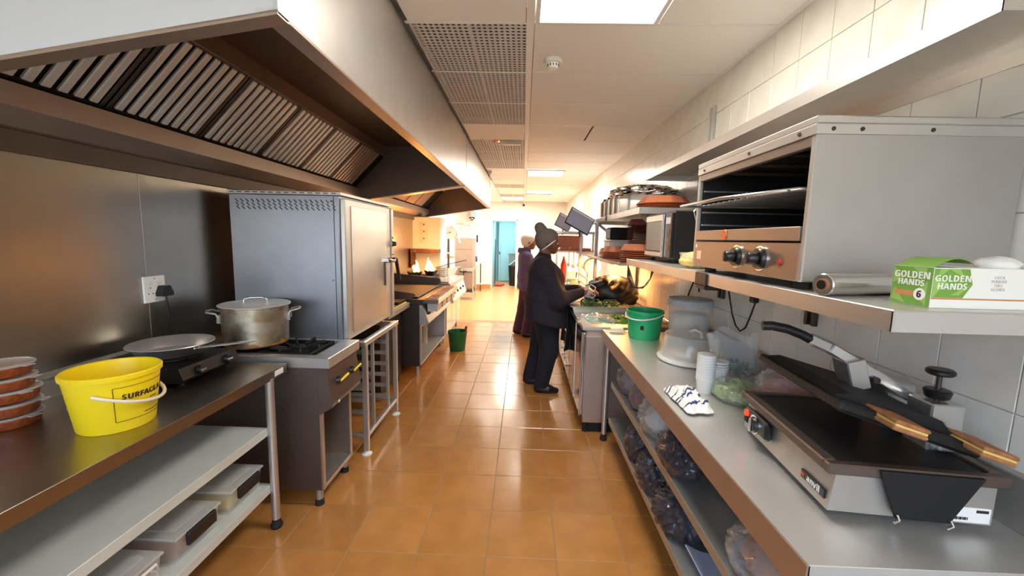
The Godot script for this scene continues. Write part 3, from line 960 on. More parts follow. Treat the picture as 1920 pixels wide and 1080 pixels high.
func oven() -> void:
	var t := thing("combi_oven", "tall steel convection oven with slotted side vents on rack stand", "oven")
	var zn := -2.495
	var zf := -3.42
	part(t, "body", mb().box(-1.83, 0.855, zn, -1.14, 1.775, zf, 0.004), M.steel_cool)
	part(t, "top_lid", mb().box(-1.84, 1.775, zn + 0.008, -1.125, 1.797, zf - 0.008, 0.003), M.steel)
	var slots := mb()
	for k in 19:
		for r in 3:
			slots.bar(Vector3(-1.79 + 0.0335 * k + 0.004 * r, 1.745 - r * 0.022, zn + 0.0002), Vector3(-1.772 + 0.0335 * k + 0.004 * r, 1.727 - r * 0.022, zn + 0.0002), 0.0045, 0.0045)
	part(t, "vent_slots", slots, M.black_matt)
	var ls := mb()
	for k in 14:
		ls.box(-1.82 + 0.049 * k, 1.784, zn + 0.0075, -1.79 + 0.049 * k, 1.789, zn + 0.0085)
	part(t, "lid_slots", ls, M.black_matt)
	part(t, "panel_gap", mb().box(-1.175, 0.86, zn + 0.0006, -1.171, 1.77, zn - 0.004), M.black_matt)
	for y in [1.74, 1.25]:
		part(t, "screw", mb().cyl(Vector3(-1.19, y, zn - 0.002), Vector3(-1.19, y, zn + 0.002), 0.005, 0.004, 8), M.steel_dark)
	var d := part(t, "door", mb().box(-1.14, 0.862, zn - 0.012, -1.108, 1.76, zf + 0.07, 0.005), M.steel)
	part(d, "door_panel", mb().box(-1.108, 0.9, zn - 0.09, -1.1035, 1.72, zf + 0.17, 0.002), M.steel_bright)
	part(t, "control_post", mb().box(-1.14, 0.862, zf + 0.064, -1.1, 1.76, zf + 0.004, 0.004), M.steel)
	var kb := part(t, "control_knob", mb().cyl(Vector3(-1.1, 1.47, zf + 0.035), Vector3(-1.068, 1.47, zf + 0.035), 0.021, 0.017, 16, 0.002), M.black_plastic)
	part(kb, "knob_ring", mb().cyl(Vector3(-1.1, 1.47, zf + 0.035), Vector3(-1.094, 1.47, zf + 0.035), 0.028, 0.028, 16), M.chrome)
	for y in [1.52, 1.38]:
		part(t, "pilot_lamp", mb().cyl(Vector3(-1.1, y, zf + 0.035), Vector3(-1.094, y, zf + 0.035), 0.006, 0.005, 10), M.black_plastic)
	var h := part(t, "latch", mb().box(-1.108, 1.32, zf + 0.21, -1.075, 1.36, zf + 0.06, 0.004).cyl(Vector3(-1.09, 1.34, zf + 0.12), Vector3(-1.04, 1.34, zf + 0.12), 0.022, 0.018, 14, 0.002), M.chrome)
	part(h, "door_handle", mb().bar(Vector3(-1.045, 1.355, zf + 0.12), Vector3(-1.04, 1.16, zf + 0.05), 0.026, 0.03, 0.008), M.black_plastic, Vector3.ZERO, "black lever handle")
	part(h, "bracket", mb().bar(Vector3(-1.1, 1.33, zf + 0.23), Vector3(-1.1, 1.14, zf + 0.225), 0.012, 0.006), M.steel_dark)
	for x in [-1.2, -1.75]:
		for z in [zn - 0.2, zf + 0.1]:
			part(t, "foot", mb().cyl(Vector3(x, 0.822, z), Vector3(x, 0.856, z), 0.025, 0.022, 12), M.rubber)
	# rack stand under it
	var s := thing("oven_stand", "square-tube steel stand with tray runners under the oven", "stand")
	var f := mb()
	for z in [-2.66, -3.31]:
		f.bar(Vector3(-1.72, 0.805, z), Vector3(-1.05, 0.805, z), 0.035, 0.034, 0.003)
	part(s, "top_frame", f.bar(Vector3(-1.066, 0.806, -2.62), Vector3(-1.066, 0.806, -3.345), 0.04, 0.036, 0.003).bar(Vector3(-1.72, 0.806, -2.62), Vector3(-1.72, 0.806, -3.345), 0.036, 0.032, 0.003), M.steel_bright)
	for x in [-1.066, -1.72]:
		for z in [-2.66, -3.31]:
			var l := part(s, "leg", mb().bar(Vector3(x, 0.03, z), Vector3(x, 0.79, z), 0.034, 0.034, 0.003), M.steel)
			part(l, "foot", mb(Vector3(x, 0, z)).lathe([Vector2(0, 0), Vector2(0.034, 0.0), Vector2(0.036, 0.008), Vector2(0.02, 0.016), Vector2(0.012, 0.035), Vector2(0, 0.035)], 20), M.white_plastic)
	for x in [-1.066, -1.72]:
		part(s, "low_rail", mb().bar(Vector3(x, 0.14, -2.677), Vector3(x, 0.14, -3.293), 0.03, 0.03, 0.003), M.steel)
	for z in [-2.66, -3.31]:
		part(s, "low_rail", mb().bar(Vector3(-1.083, 0.14, z), Vector3(-1.703, 0.14, z), 0.03, 0.03, 0.003), M.steel_dull)
	for z in [-2.82, -3.14]:
		part(s, "rack_post", mb().bar(Vector3(-1.075, 0.155, z), Vector3(-1.075, 0.788, z), 0.022, 0.022, 0.002), M.steel_dull)
		part(s, "rack_post", mb().bar(Vector3(-1.6, 0.155, z), Vector3(-1.6, 0.788, z), 0.022, 0.022, 0.002), M.steel_dull)
		for k in 6:
			part(s, "runner", mb().box(-1.61, 0.23 + 0.09 * k, z - 0.02, -1.08, 0.233 + 0.09 * k, z + 0.02).box(-1.61, 0.233 + 0.09 * k, z - 0.02, -1.08, 0.25 + 0.09 * k, z - 0.017), M.steel_dull)


func ranges() -> void:
	# small side counter with a yellow board between oven and range
	var c := thing("side_counter", "narrow dark-fronted steel counter between oven and griddle range", "counter")
	tray_shelf(c, "counter_top", WL + 0.01, -1.19, -3.52, -4.2, 0.84, 0.05, M.steel_dull)
	part(c, "cabinet", mb().box(WL + 0.02, 0.08, -3.55, -1.28, 0.79, -4.18, 0.004), M.steel_dark)
	for z in [-3.6, -4.12]:
		part(c, "foot", mb().cyl(Vector3(-1.31, 0, z), Vector3(-1.31, 0.08, z), 0.02, 0.02, 10), M.rubber)
	var yb := thing("cutting_board", "yellow cutting board on the side counter past the oven", "board", Vector3(-1.42, 0.8405, -3.86))
	part(yb, "board", mb().box(-0.2, 0, -0.28, 0.22, 0.018, 0.3, 0.005), M.yellow_board)
	var bt := thing("baking_tray", "dark shallow tray on the yellow cutting board", "tray", Vector3(-1.39, 0.859, -4.0))
	part(bt, "tray", mb().prism([Vector2(-0.16, 0), Vector2(0.17, 0), Vector2(0.19, 0.03), Vector2(-0.18, 0.03)], -0.12, 0.12, "z"), M.cast_iron)
	var cups := [[-1.36, 0.89, -3.98, "short steel cup on the dark tray beside the oven"], [-1.49, 0.89, -4.05, "steel cup behind the short one on the dark tray"]]
	for q in cups:
		var cu := thing("steel_cup", q[3], "cup", Vector3(q[0], q[1], q[2]), 0.0, "steel cups by the range")
		part(cu, "cup", mb().lathe([Vector2(0, 0), Vector2(0.034, 0), Vector2(0.04, 0.09), Vector2(0.038, 0.092), Vector2(0.036, 0.088), Vector2(0.031, 0.004), Vector2(0, 0.004)], 20), M.steel_bright)
	var bm := thing("utensil_pot", "tall steel utensil pot by the oven handle", "pot", Vector3(-1.66, 0.842, -4.1))
	part(bm, "pot", mb().lathe([Vector2(0, 0), Vector2(0.05, 0), Vector2(0.058, 0.29), Vector2(0.062, 0.295), Vector2(0.055, 0.293), Vector2(0.047, 0.005), Vector2(0, 0.005)], 20), M.steel)
	part(bm, "ladle", mb().tube([Vector3(0.0, 0.1, 0), Vector3(0.02, 0.36, -0.02), Vector3(0.12, 0.4, -0.1)], 0.006, 6), M.steel_dark)
	# griddle range
	var g := thing("griddle_range", "dark griddle range with open cabinet and row of yellow levers", "range")
	var zn := -4.26
	var zf := -5.62
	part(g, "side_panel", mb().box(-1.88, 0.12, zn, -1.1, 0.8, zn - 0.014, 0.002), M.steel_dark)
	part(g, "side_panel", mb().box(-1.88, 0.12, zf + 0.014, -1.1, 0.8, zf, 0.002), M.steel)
	part(g, "back_panel", mb().box(-1.88, 0.12, zn - 0.014, -1.866, 0.8, zf + 0.014), M.steel_dark)
	part(g, "cabinet_floor", mb().box(-1.866, 0.12, zn - 0.014, -1.09, 0.14, zf + 0.014, 0.002), M.steel_dull)
	part(g, "cabinet_frame", mb().box(-1.104, 0.14, zn, -1.085, 0.58, zn - 0.028, 0.002).box(-1.104, 0.14, zf + 0.03, -1.085, 0.58, zf, 0.002).box(-1.104, 0.56, zn - 0.028, -1.08, 0.585, zf + 0.03, 0.002), M.steel)
	part(g, "control_panel", mb().prism([Vector2(-1.104, 0.8), Vector2(-1.075, 0.8), Vector2(-1.0, 0.61), Vector2(-1.01, 0.59), Vector2(-1.104, 0.585)], zf, zn, "z"), M.steel)
	for k in 7:
		var z := zn - 0.12 - 0.18 * k
		var kn := part(g, "knob", mb().cyl(Vector3(-1.04, 0.7, z), Vector3(-1.012, 0.712, z), 0.026 if k == 0 else 0.018, 0.02 if k == 0 else 0.014, 14, 0.002), M.black_plastic)
		part(kn, "lever", mb().bar(Vector3(-1.012, 0.705, z + 0.005), Vector3(-0.995, 0.7, z - 0.045), 0.01, 0.012, 0.002), M.yellow_lever, Vector3.ZERO, "yellow lever handle")
	part(g, "top_frame", mb().box(-1.88, 0.8, zn, -1.06, 0.86, zf, 0.004), M.steel_dark)
	part(g, "griddle_plate", mb().box(-1.8, 0.86, zn - 0.08, -1.14, 0.878, zf + 0.1, 0.004), M.cast_iron)
	part(g, "splash_guard", mb().box(-1.88, 0.86, zn, -1.87, 1.02, zf, 0.003).prism([Vector2(-1.87, 0.86), Vector2(-1.2, 0.86), Vector2(-1.14, 0.91), Vector2(-1.16, 0.93), Vector2(-1.87, 1.0)], zn - 0.012, zn, "z").prism([Vector2(-1.87, 0.86), Vector2(-1.2, 0.86), Vector2(-1.14, 0.91), Vector2(-1.16, 0.96), Vector2(-1.87, 1.02)], zf - 0.0, zf + 0.012, "z"), M.steel_soot)
	for z in [zn - 0.05, zf + 0.05]:
		for x in [-1.14, -1.82]:
			part(g, "leg", mb().cyl(Vector3(x, 0, z), Vector3(x, 0.12, z), 0.022, 0.022, 12), M.steel_dull)
	# front rail with food pans
	var r := thing("pan_rail", "steel front rail holding food pans before the griddle range", "rail")
	part(r, "rail", mb().box(-1.06, 0.835, zn - 0.02, -0.9, 0.85, zn - 0.05, 0.002).box(-1.06, 0.835, zf + 0.1, -0.9, 0.85, zf + 0.07, 0.002).box(-0.915, 0.815, zn - 0.02, -0.9, 0.865, zf + 0.07, 0.003).box(-1.06, 0.815, zn - 0.05, -1.045, 0.865, zf + 0.1, 0.003), M.steel_bright)
	part(r, "rail_front", mb().box(-1.06, 0.82, zn + 0.0, -0.9, 0.862, zn - 0.02, 0.002), M.steel_soot)
	var gl := ["near", "second", "third", "farthest"]
	for k in 4:
		var pn := thing("food_pan", "rectangular steel food pan, %s in the rail before the griddle" % gl[k], "pan", Vector3(-0.98, 0.72, zn - 0.2 - 0.3 * k), 0.0, "food pans in the rail")
		part(pn, "pan", mb().prism([Vector2(-0.052, 0), Vector2(0.052, 0), Vector2(0.062, 0.145), Vector2(-0.062, 0.145)], -0.11, 0.11, "z").box(-0.075, 0.146, -0.13, 0.075, 0.152, 0.13, 0.001), M.steel_dull)
		part(pn, "filling", mb().box(-0.055, 0.1522, -0.105, 0.055, 0.1535, 0.105), M.ham if k == 1 else M.bread)
	var bo := thing("glass_bottle", "clear bottle standing inside the open range cabinet", "bottle", Vector3(-1.28, 0.1405, -5.2))
	part(bo, "bottle", mb().lathe([Vector2(0, 0), Vector2(0.04, 0), Vector2(0.042, 0.2), Vector2(0.015, 0.27), Vector2(0.015, 0.32), Vector2(0, 0.32)], 18), M.clear_frosted)
	# fryers and open burners beyond
	var f := thing("fryer_range", "pale steel fryer range beyond the griddle, towards the pillar", "range")
	zn = -5.66
	zf = -6.95
	part(f, "cabinet", mb().box(-1.88, 0.12, zn, -1.09, 0.82, zf, 0.004), M.steel_bright)
	part(f, "top", mb().box(-1.88, 0.82, zn, -1.02, 0.88, zf, 0.005), M.steel_bright)
	part(f, "control_panel", mb().prism([Vector2(-1.09, 0.82), Vector2(-1.03, 0.82), Vector2(-0.97, 0.62), Vector2(-0.985, 0.595), Vector2(-1.09, 0.58)], zf, zn, "z"), M.white_plastic)
	for k in 4:
		part(f, "knob", mb().cyl(Vector3(-1.01, 0.72, zn - 0.2 - 0.28 * k), Vector3(-0.98, 0.73, zn - 0.2 - 0.28 * k), 0.02, 0.016, 12, 0.002), M.black_plastic)
	for k in 3:
		part(f, "door", mb().box(-1.09, 0.14, zn - 0.02 - 0.42 * k, -1.075, 0.57, zn - 0.42 - 0.42 * k, 0.003), M.steel_bright)
	part(f, "drain_board", mb().box(-1.75, 0.88, zn - 0.05, -1.05, 0.9, zn - 0.5, 0.003), M.steel_bright)
	part(f, "burner_grate", mb().box(-1.8, 0.885, -6.2, -1.4, 0.91, -6.75, 0.004), M.cast_iron)
	for z in [zn - 0.06, zf + 0.06]:
		part(f, "leg", mb().cyl(Vector3(-1.14, 0, z), Vector3(-1.14, 0.12, z), 0.022, 0.022, 12), M.steel_dull)
	for q in [[-1.70, -6.3, 0.12, "black pan over the flaming burner nearest the wall"], [-1.5, -6.55, 0.11, "black pan over the flaming burner beside the fry basket"]]:
		var wp := thing("wok_pan", q[3], "pan", Vector3(q[0], 0.911, q[1]))
		part(wp, "bowl", mb().lathe([Vector2(0, 0), Vector2(q[2] * 0.7, 0), Vector2(q[2], 0.07), Vector2(q[2] - 0.004, 0.072), Vector2(q[2] * 0.66, 0.006), Vector2(0, 0.006)], 24), M.cast_iron)
		part(wp, "handle", mb().bar(Vector3(-0.02, 0.06, q[2]), Vector3(-0.02, 0.1, q[2] + 0.2), 0.018, 0.01, 0.002), M.cast_iron)
	var fb := thing("fry_basket", "wire fry basket with long handle above the fryer", "basket", Vector3(-1.3, 0.905, -6.35))
	var wb := mb()
	for k in 9:
		var x := -0.09 + 0.0225 * k
		wb.tube([Vector3(x, 0.15, -0.13), Vector3(x, 0, -0.12), Vector3(x, 0, 0.12), Vector3(x, 0.15, 0.13)], 0.003, 5)
	for k in 6:
		var y := 0.03 * k
		wb.tube([Vector3(-0.09, y, -0.12), Vector3(0.09, y, -0.12), Vector3(0.09, y, 0.12), Vector3(-0.09, y, 0.12)], 0.003, 5, true)
	part(fb, "wire_mesh", wb, M.steel_dark)
	part(fb, "handle", mb().tube([Vector3(-0.05, 0.15, 0.0), Vector3(0.1, 0.2, 0.02), Vector3(0.42, 0.28, 0.06)], 0.006, 6), M.steel_dark)
	# flames
	var fl := thing("gas_flames", "yellow flames leaping from the burner pans by the pillar", "flame", Vector3(-1.6, 0.915, -6.42))
	for q in [[-0.1, 0.12, 0.13, 0.03], [-0.06, 0.09, 0.2, 0.032], [0.06, -0.06, 0.24, 0.034], [0.1, -0.12, 0.2, 0.034], [0.13, -0.16, 0.13, 0.026]]:
		var h: float = q[2]
		var w: float = q[3]
		var lean := Vector3(sin(h * 90.0), 0, cos(h * 70.0)) * 0.22 * h
		part(fl, "flame_tongue", mb(Vector3(q[0], 0.05, q[1])).sheet(14, 10, func(u: float, v: float) -> Vector3:
			var ang := u * TAU
			var rad := w * sin(PI * pow(v, 0.6)) * (1.0 + 0.25 * sin(ang * 3.0 + v * 5.0))
			return Vector3(cos(ang) * rad, h * v, -sin(ang) * rad) + lean * v * v + Vector3(0.012 * sin(v * 8.0 + h * 40.0), 0, 0)), M.flame)
	var om := OmniLight3D.new()
	om.name = "flame_light"
	om.light_color = Color(1.0, 0.66, 0.34)
	om.light_energy = 0.6
	om.light_size = 0.12
	om.omni_range = 12.0
	om.omni_attenuation = 2.0
	om.shadow_enabled = true
	om.position = Vector3(0.05, 0.55, 0.1)
	fl.add_child(om)
	# pillar with isolators, shelf grill on it
	var pi := struct_node("wall_pillar")
	part(pi, "pillar", mb().box(WL - 0.01, 0, -7.05, -1.45, 1.87, -7.6, 0.004), M.wall_paint)
	for k in 3:
		var sw := thing("isolator_switch", "cream wall isolator switch on the pillar, %s of three" % ["top", "middle", "bottom"][k], "switch", Vector3(-1.735, 1.72 - 0.12 * k, -7.05), 0.0, "isolator switches on the pillar")
		part(sw, "plate", mb().box(-0.075, -0.048, 0, 0.055, 0.048, 0.02, 0.004), M.cream_plastic)
		part(sw, "toggle", mb().box(-0.012, -0.03, 0.02, 0.012, 0.005, 0.032, 0.003), M.white_plastic)
		part(sw, "mark", mb().box(-0.012, 0.012, 0.0198, 0.012, 0.03, 0.021), M.ink)
	var sg := thing("wall_grill", "brown steel grill shelf on the pillar above the flames", "grill", Vector3(-1.66, 1.29, -6.9))
	part(sg, "canopy", mb().box(-0.24, -0.035, -0.14, 0.22, 0.035, 0.14, 0.004), mat("brown_enamel", rgb(112, 68, 44), 0.45, 0.5))
	part(sg, "top_plate", mb().box(-0.25, 0.035, -0.14, 0.23, 0.045, 0.15, 0.003), M.steel_bright)
	part(sg, "side_bracket", mb().box(-0.24, -0.29, -0.14, -0.22, -0.035, 0.12, 0.003), M.brown_enamel)
	for x in [-0.15, 0.0, 0.08]:
		part(sg, "knob", mb().cyl(Vector3(x, 0, 0.14), Vector3(x, 0, 0.16), 0.014, 0.012, 10), M.chrome)
	# green bucket on the floor
	var gb := thing("floor_bucket", "dark green bucket with wooden handled brush on the floor by range", "bucket", Vector3(-0.868, 0.0, -5.38))
	pail(gb, 0.105, 0.128, 0.27, M.green_dark)
	var br := thing("brush", "wooden brush handle sticking out of the dark green bucket", "brush", Vector3(-0.83, 0.0, -5.38))
	part(br, "handle", mb().bar(Vector3(0.0, 0.03, -0.02), Vector3(0.085, 0.335, 0.0), 0.022, 0.03, 0.006), M.wood)
	part(br, "bristles", mb().box(-0.04, 0.01, -0.06, 0.03, 0.05, 0.03, 0.006), M.black_matt)


func dish_area() -> void:
	var d := thing("dish_machine", "upright steel dish machine on a stand beside the far wall", "dishwasher", Vector3(-1.44, 0, -10.05))
	part(d, "hood_box", mb().box(-0.22, 0.8, -0.32, 0.22, 1.52, 0.25, 0.006), M.steel_warm)
	part(d, "seam", mb().box(-0.2, 1.24, 0.2495, 0.2, 1.246, 0.2515), M.steel_dark)
	part(d, "lower_box", mb().box(-0.22, 0.3, -0.32, 0.22, 0.68, 0.24, 0.004), M.steel_warm)
	part(d, "table_edge", mb().box(-0.3, 0.74, -0.34, 0.26, 0.8, 0.3, 0.004), M.steel_bright)
	part(d, "valves", mb().tube([Vector3(-0.1, 0.72, 0.26), Vector3(-0.02, 0.7, 0.28), Vector3(0.08, 0.72, 0.26)], 0.014, 6).tube([Vector3(0.0, 0.74, 0.27), Vector3(0.0, 0.62, 0.27)], 0.012, 6), M.black_plastic)
	for x in [-0.27, 0.23]:
		for z in [-0.3, 0.27]:
			part(d, "leg", mb().cyl(Vector3(x, 0, z), Vector3(x, 0.75, z), 0.018, 0.018, 10), M.steel_bright)
	part(d, "bottom_shelf", mb().box(-0.28, 0.2, -0.3, 0.24, 0.22, 0.28, 0.003), M.steel_dark)
	part(d, "bottom_rail", mb().box(-0.28, 0.14, 0.26, 0.24, 0.17, 0.285, 0.003), M.steel_bright)
	part(d, "lift_handle", mb().tube([Vector3(-0.24, 1.5, 0.2), Vector3(-0.24, 1.82, 0.2), Vector3(-0.21, 1.86, 0.2), Vector3(-0.0, 1.86, 0.2), Vector3(0.04, 1.82, 0.2), Vector3(0.04, 1.5, 0.2)], 0.014, 8), M.chrome)
	part(d, "lift_handle", mb().tube([Vector3(-0.08, 1.52, -0.1), Vector3(-0.08, 1.8, -0.1), Vector3(-0.04, 1.84, -0.1), Vector3(0.12, 1.84, -0.1), Vector3(0.16, 1.8, -0.1), Vector3(0.16, 1.52, -0.1)], 0.014, 8), M.chrome)
	var sp := thing("spray_tap", "tall curved pre-rinse spray tap over the dish machine", "tap", Vector3(-1.44, 0, -10.33))
	part(sp, "hose", mb().tube([Vector3(0.0, 1.2, 0), Vector3(0.0, 1.85, 0), Vector3(0.04, 1.97, 0), Vector3(0.12, 2.02, 0), Vector3(0.21, 1.97, 0), Vector3(0.25, 1.85, 0), Vector3(0.26, 1.6, 0)], 0.011, 8), M.chrome)
	part(sp, "base", mb().cyl(Vector3(0, 0.8, 0), Vector3(0, 1.2, 0), 0.02, 0.016, 10), M.chrome)
	part(sp, "nozzle", mb().cyl(Vector3(0.26, 1.6, 0), Vector3(0.265, 1.42, 0), 0.02, 0.024, 12), M.black_plastic)
	var s := thing("sink_unit", "pale steel sink basin left of the dish machine", "sink", Vector3(-1.68, 0, -8.95))
	part(s, "basin", mb().prism([Vector2(-0.2, 0.72), Vector2(0.2, 0.72), Vector2(0.28, 0.87), Vector2(-0.23, 0.87)], -0.3, 0.3, "z"), M.steel_bright)
	part(s, "stand", mb().box(-0.18, 0.0, -0.25, 0.16, 0.72, 0.25, 0.004), M.steel_dull)
	var kt := thing("water_urn", "white plastic drum with red-brown lid on the sink", "drum", Vector3(-1.63, 0.871, -8.95))
	part(kt, "drum", mb().lathe([Vector2(0, 0), Vector2(0.11, 0), Vector2(0.115, 0.02), Vector2(0.115, 0.19), Vector2(0.09, 0.22), Vector2(0, 0.22)], 24), M.white_plastic)
	part(kt, "lid", mb().lathe([Vector2(0.1, 0.2), Vector2(0.105, 0.225), Vector2(0.05, 0.25), Vector2(0, 0.252)], 24), M.terracotta)
	part(kt, "handle", mb().tube([Vector3(0.1, 0.2, 0.06), Vector3(0.12, 0.3, 0.06), Vector3(0.0, 0.34, 0.06), Vector3(-0.1, 0.28, 0.06)], 0.008, 6), M.steel_bright)
	var r := thing("paper_roll", "big round white paper towel roll hanging on a wall bracket", "paper roll", Vector3(-1.49, 1.63, -8.3))
	part(r, "roll", mb().cyl(Vector3(0, 0, -0.1), Vector3(0, 0, 0.1), 0.135, 0.135, 32, 0.004), M.paper)
	part(r, "core", mb().cyl(Vector3(0, 0, 0.099), Vector3(0, 0, 0.103), 0.014, 0.014, 12), M.black_matt)
	part(r, "loose_sheet", mb().sheet(8, 4, func(u: float, w: float) -> Vector3: return Vector3(0.13 + 0.06 * u, 0.04 - 0.26 * u + 0.02 * w, -0.1 + 0.2 * w), 0.002), M.paper)
	part(r, "bracket", mb().tube([Vector3(-0.4, -0.04, 0.12), Vector3(-0.15, -0.04, 0.12), Vector3(-0.06, -0.02, 0.12), Vector3(0, 0, 0.11)], 0.007, 6).tube([Vector3(-0.4, -0.04, 0.12), Vector3(-0.42, 0.28, 0.1), Vector3(-0.1, 0.27, 0.1), Vector3(0.02, 0.2, 0.1), Vector3(0.03, 0.1, 0.1)], 0.007, 6), M.steel_dull)
	var n := thing("wall_notice", "white paper notice on the wall behind the paper roll", "notice", Vector3(WL + 0.001, 1.68, -8.3))
	part(n, "sheet", mb().box(0, -0.15, -0.3, 0.003, 0.15, 0.3), M.paper)
	var rd := thing("alarm_box", "small red alarm box on the wall below the paper roll", "alarm", Vector3(WL + 0.001, 1.36, -8.1))
	part(rd, "box", mb().box(0, -0.05, -0.05, 0.05, 0.05, 0.05, 0.006), M.red)
	part(rd, "button", mb().cyl(Vector3(0.05, 0, 0), Vector3(0.056, 0, 0), 0.02, 0.02, 12), M.white_plastic)
	var sd := thing("soap_dispenser", "grey rounded soap dispenser on the wall above the sink", "dispenser", Vector3(-1.8, 1.2, -8.4))
	part(sd, "body", mb().box(-0.12, -0.14, -0.06, 0.06, 0.12, 0.06, 0.03), M.vent_paint)
	part(sd, "nozzle", mb().box(-0.03, -0.17, 0.0, 0.02, -0.14, 0.07, 0.008), M.black_plastic)
	var wr := thing("sink_post", "steel upright pipe behind the paper roll", "pipe", Vector3(-1.62, 0.87, -8.75))
	part(wr, "pipe", mb().cyl(Vector3.ZERO, Vector3(0, 0.72, 0), 0.022, 0.022, 10), M.steel_dark)
	part(wr, "collar", mb().cyl(Vector3(0, 0.3, 0), Vector3(0, 0.34, 0), 0.03, 0.03, 10), M.steel)
	var z := thing("insect_lamp", "wall insect killer lamp glowing blue above the far corner", "lamp", Vector3(-1.52, 2.15, -12.2))
	part(z, "housing", mb().box(-0.07, -0.02, 0, 0.03, 0.24, 0.14, 0.006), M.vent_paint)
	part(z, "tray", mb().prism([Vector2(-0.1, -0.02), Vector2(0.06, -0.02), Vector2(0.03, -0.1), Vector2(-0.07, -0.1)], 0.0, 0.16, "z"), M.black_plastic)
	part(z, "blue_tube", mb().box(0.03, 0.03, 0.02, 0.055, 0.24, 0.12, 0.004), M.zap_blue)
	var c := thing("security_camera", "small black dome camera at the top of the far wall", "camera", Vector3(-0.02, 2.52, -12.2))
	part(c, "dome", mb().blob(Vector3(0, 0, 0.04), Vector3(0.035, 0.035, 0.035), 0.0, 1, 10), M.black_plastic)
	part(c, "mount", mb().cyl(Vector3.ZERO, Vector3(0, 0, 0.03), 0.04, 0.04, 14), M.white_plastic)
	part(c, "arm", mb().box(-0.24, -0.04, 0, -0.1, 0.07, 0.06, 0.006), M.white_plastic)
	var tb := thing("hand_basin_table", "small white shelf table with soap bottle right of dish machine", "table", Vector3(-1.3, 0, -11.75))
	part(tb, "table_top", mb().box(-0.12, 0.8, -0.25, 0.12, 0.84, 0.25, 0.004), M.white_plastic)
	for x in [-0.1, 0.09]:
		part(tb, "leg", mb().cyl(Vector3(x, 0, 0.2), Vector3(x, 0.8, 0.2), 0.016, 0.016, 8), M.steel_dark)
	part(tb, "low_shelf", mb().box(-0.12, 0.2, -0.2, 0.14, 0.23, 0.25, 0.004), M.white_plastic)
	var so := thing("soap_bottle", "dark blue pump bottle on the small white table", "bottle", Vector3(-1.36, 0.841, -11.7))
	part(so, "bottle", mb().lathe([Vector2(0, 0), Vector2(0.04, 0), Vector2(0.04, 0.13), Vector2(0.016, 0.16), Vector2(0, 0.16)], 14), mat("navy", rgb(28, 36, 84), 0.4))
	part(so, "pump", mb().cyl(Vector3(0, 0.16, 0), Vector3(0, 0.21, 0), 0.01, 0.01, 8).box(-0.01, 0.21, -0.01, 0.05, 0.225, 0.01, 0.003), M.white_plastic)
	var nt := 0
	for q in [[0.04, 1.62, "white notice sheet on the far wall left of the helper's head"], [0.22, 1.78, "white notice sheet on the far wall above the helper"]]:
		var wn := thing("wall_notice", q[2], "notice", Vector3(q[0], q[1], -12.199))
		part(wn, "sheet", mb().box(-0.09, -0.16, 0, 0.09, 0.16, 0.003), M.paper)
		var ln := mb()
		for k in 7:
			ln.box(-0.07, 0.12 - 0.04 * k, 0.0028, 0.05 - 0.01 * (k % 3), 0.126 - 0.04 * k, 0.0036)
		part(wn, "print_lines", ln, M.vent_paint)
		nt += 1
	var bn := thing("waste_bin", "black plastic waste bin in the blue passage", "bin", Vector3(-0.30, 0, -13.2))
	part(bn, "bin", mb().lathe([Vector2(0, 0), Vector2(0.13, 0), Vector2(0.17, 0.62), Vector2(0.18, 0.63), Vector2(0.175, 0.66), Vector2(0, 0.66)], 20), M.black_plastic)
	var b2 := thing("wheelie_bin", "grey bin with white lid bar behind the black one", "bin", Vector3(-0.28, 0, -13.75))
	part(b2, "bin", mb().prism([Vector2(-0.17, 0), Vector2(0.17, 0), Vector2(0.2, 1.0), Vector2(-0.2, 1.0)], -0.2, 0.2, "z"), mat("bin_grey", rgb(112, 132, 138), 0.5))
	part(b2, "lid", mb().box(-0.22, 1.0, -0.22, 0.22, 1.05, 0.22, 0.01), M.bin_grey)
	part(b2, "lid_bar", mb().bar(Vector3(-0.2, 0.62, 0.22), Vector3(0.12, 0.88, 0.22), 0.04, 0.03, 0.005), M.white_plastic)
	var mp := thing("floor_mop", "mop with dark handle leaning in the doorway", "mop", Vector3(-0.83, 0, -12.9))
	part(mp, "handle", mb().cyl(Vector3(-0.06, 0.06, 0), Vector3(-0.07, 1.5, -0.15), 0.012, 0.012, 8), M.steel_dark)
	part(mp, "head", mb().box(-0.1, 0.02, -0.1, 0.18, 0.07, 0.08, 0.015), M.red)
	var bro := thing("broom", "thin broom with grey handle beside the mop", "broom", Vector3(-0.72, 0, -13.1))
	part(bro, "handle", mb().cyl(Vector3(0, 0.05, 0), Vector3(0.0, 1.4, -0.1), 0.01, 0.01, 8), M.steel_dull)
	part(bro, "head", mb().box(-0.12, 0.0, -0.05, 0.14, 0.06, 0.05, 0.01), M.red)


func right_table() -> void:
	var t := thing("prep_table", "long steel prep table with two cluttered undershelves under wall tiles", "table")
	tray_shelf(t, "table_top", 0.627, WR - 0.001, -0.8, -3.06, 0.86, 0.085, M.steel_top)
	part(t, "edge_fold", mb().box(0.623, 0.772, -0.8, 0.629, 0.86, -3.06, 0.0015), M.steel_warm)
	part(t, "upstand", mb().box(WR - 0.03, 0.86, -0.8, WR - 0.001, 0.995, -3.06, 0.003), M.steel_dull)
	tray_shelf(t, "undershelf", 0.66, WR - 0.005, -0.8, -2.83, 0.528, 0.04, M.zinc)
	tray_shelf(t, "undershelf", 0.66, WR - 0.005, -0.8, -2.85, 0.245, 0.04, M.zinc)
	for z in [-0.86, -2.99]:
		for x in [0.66, 1.18]:
			round_leg(t, Vector3(x, 0, z), 0.8, 0.019)


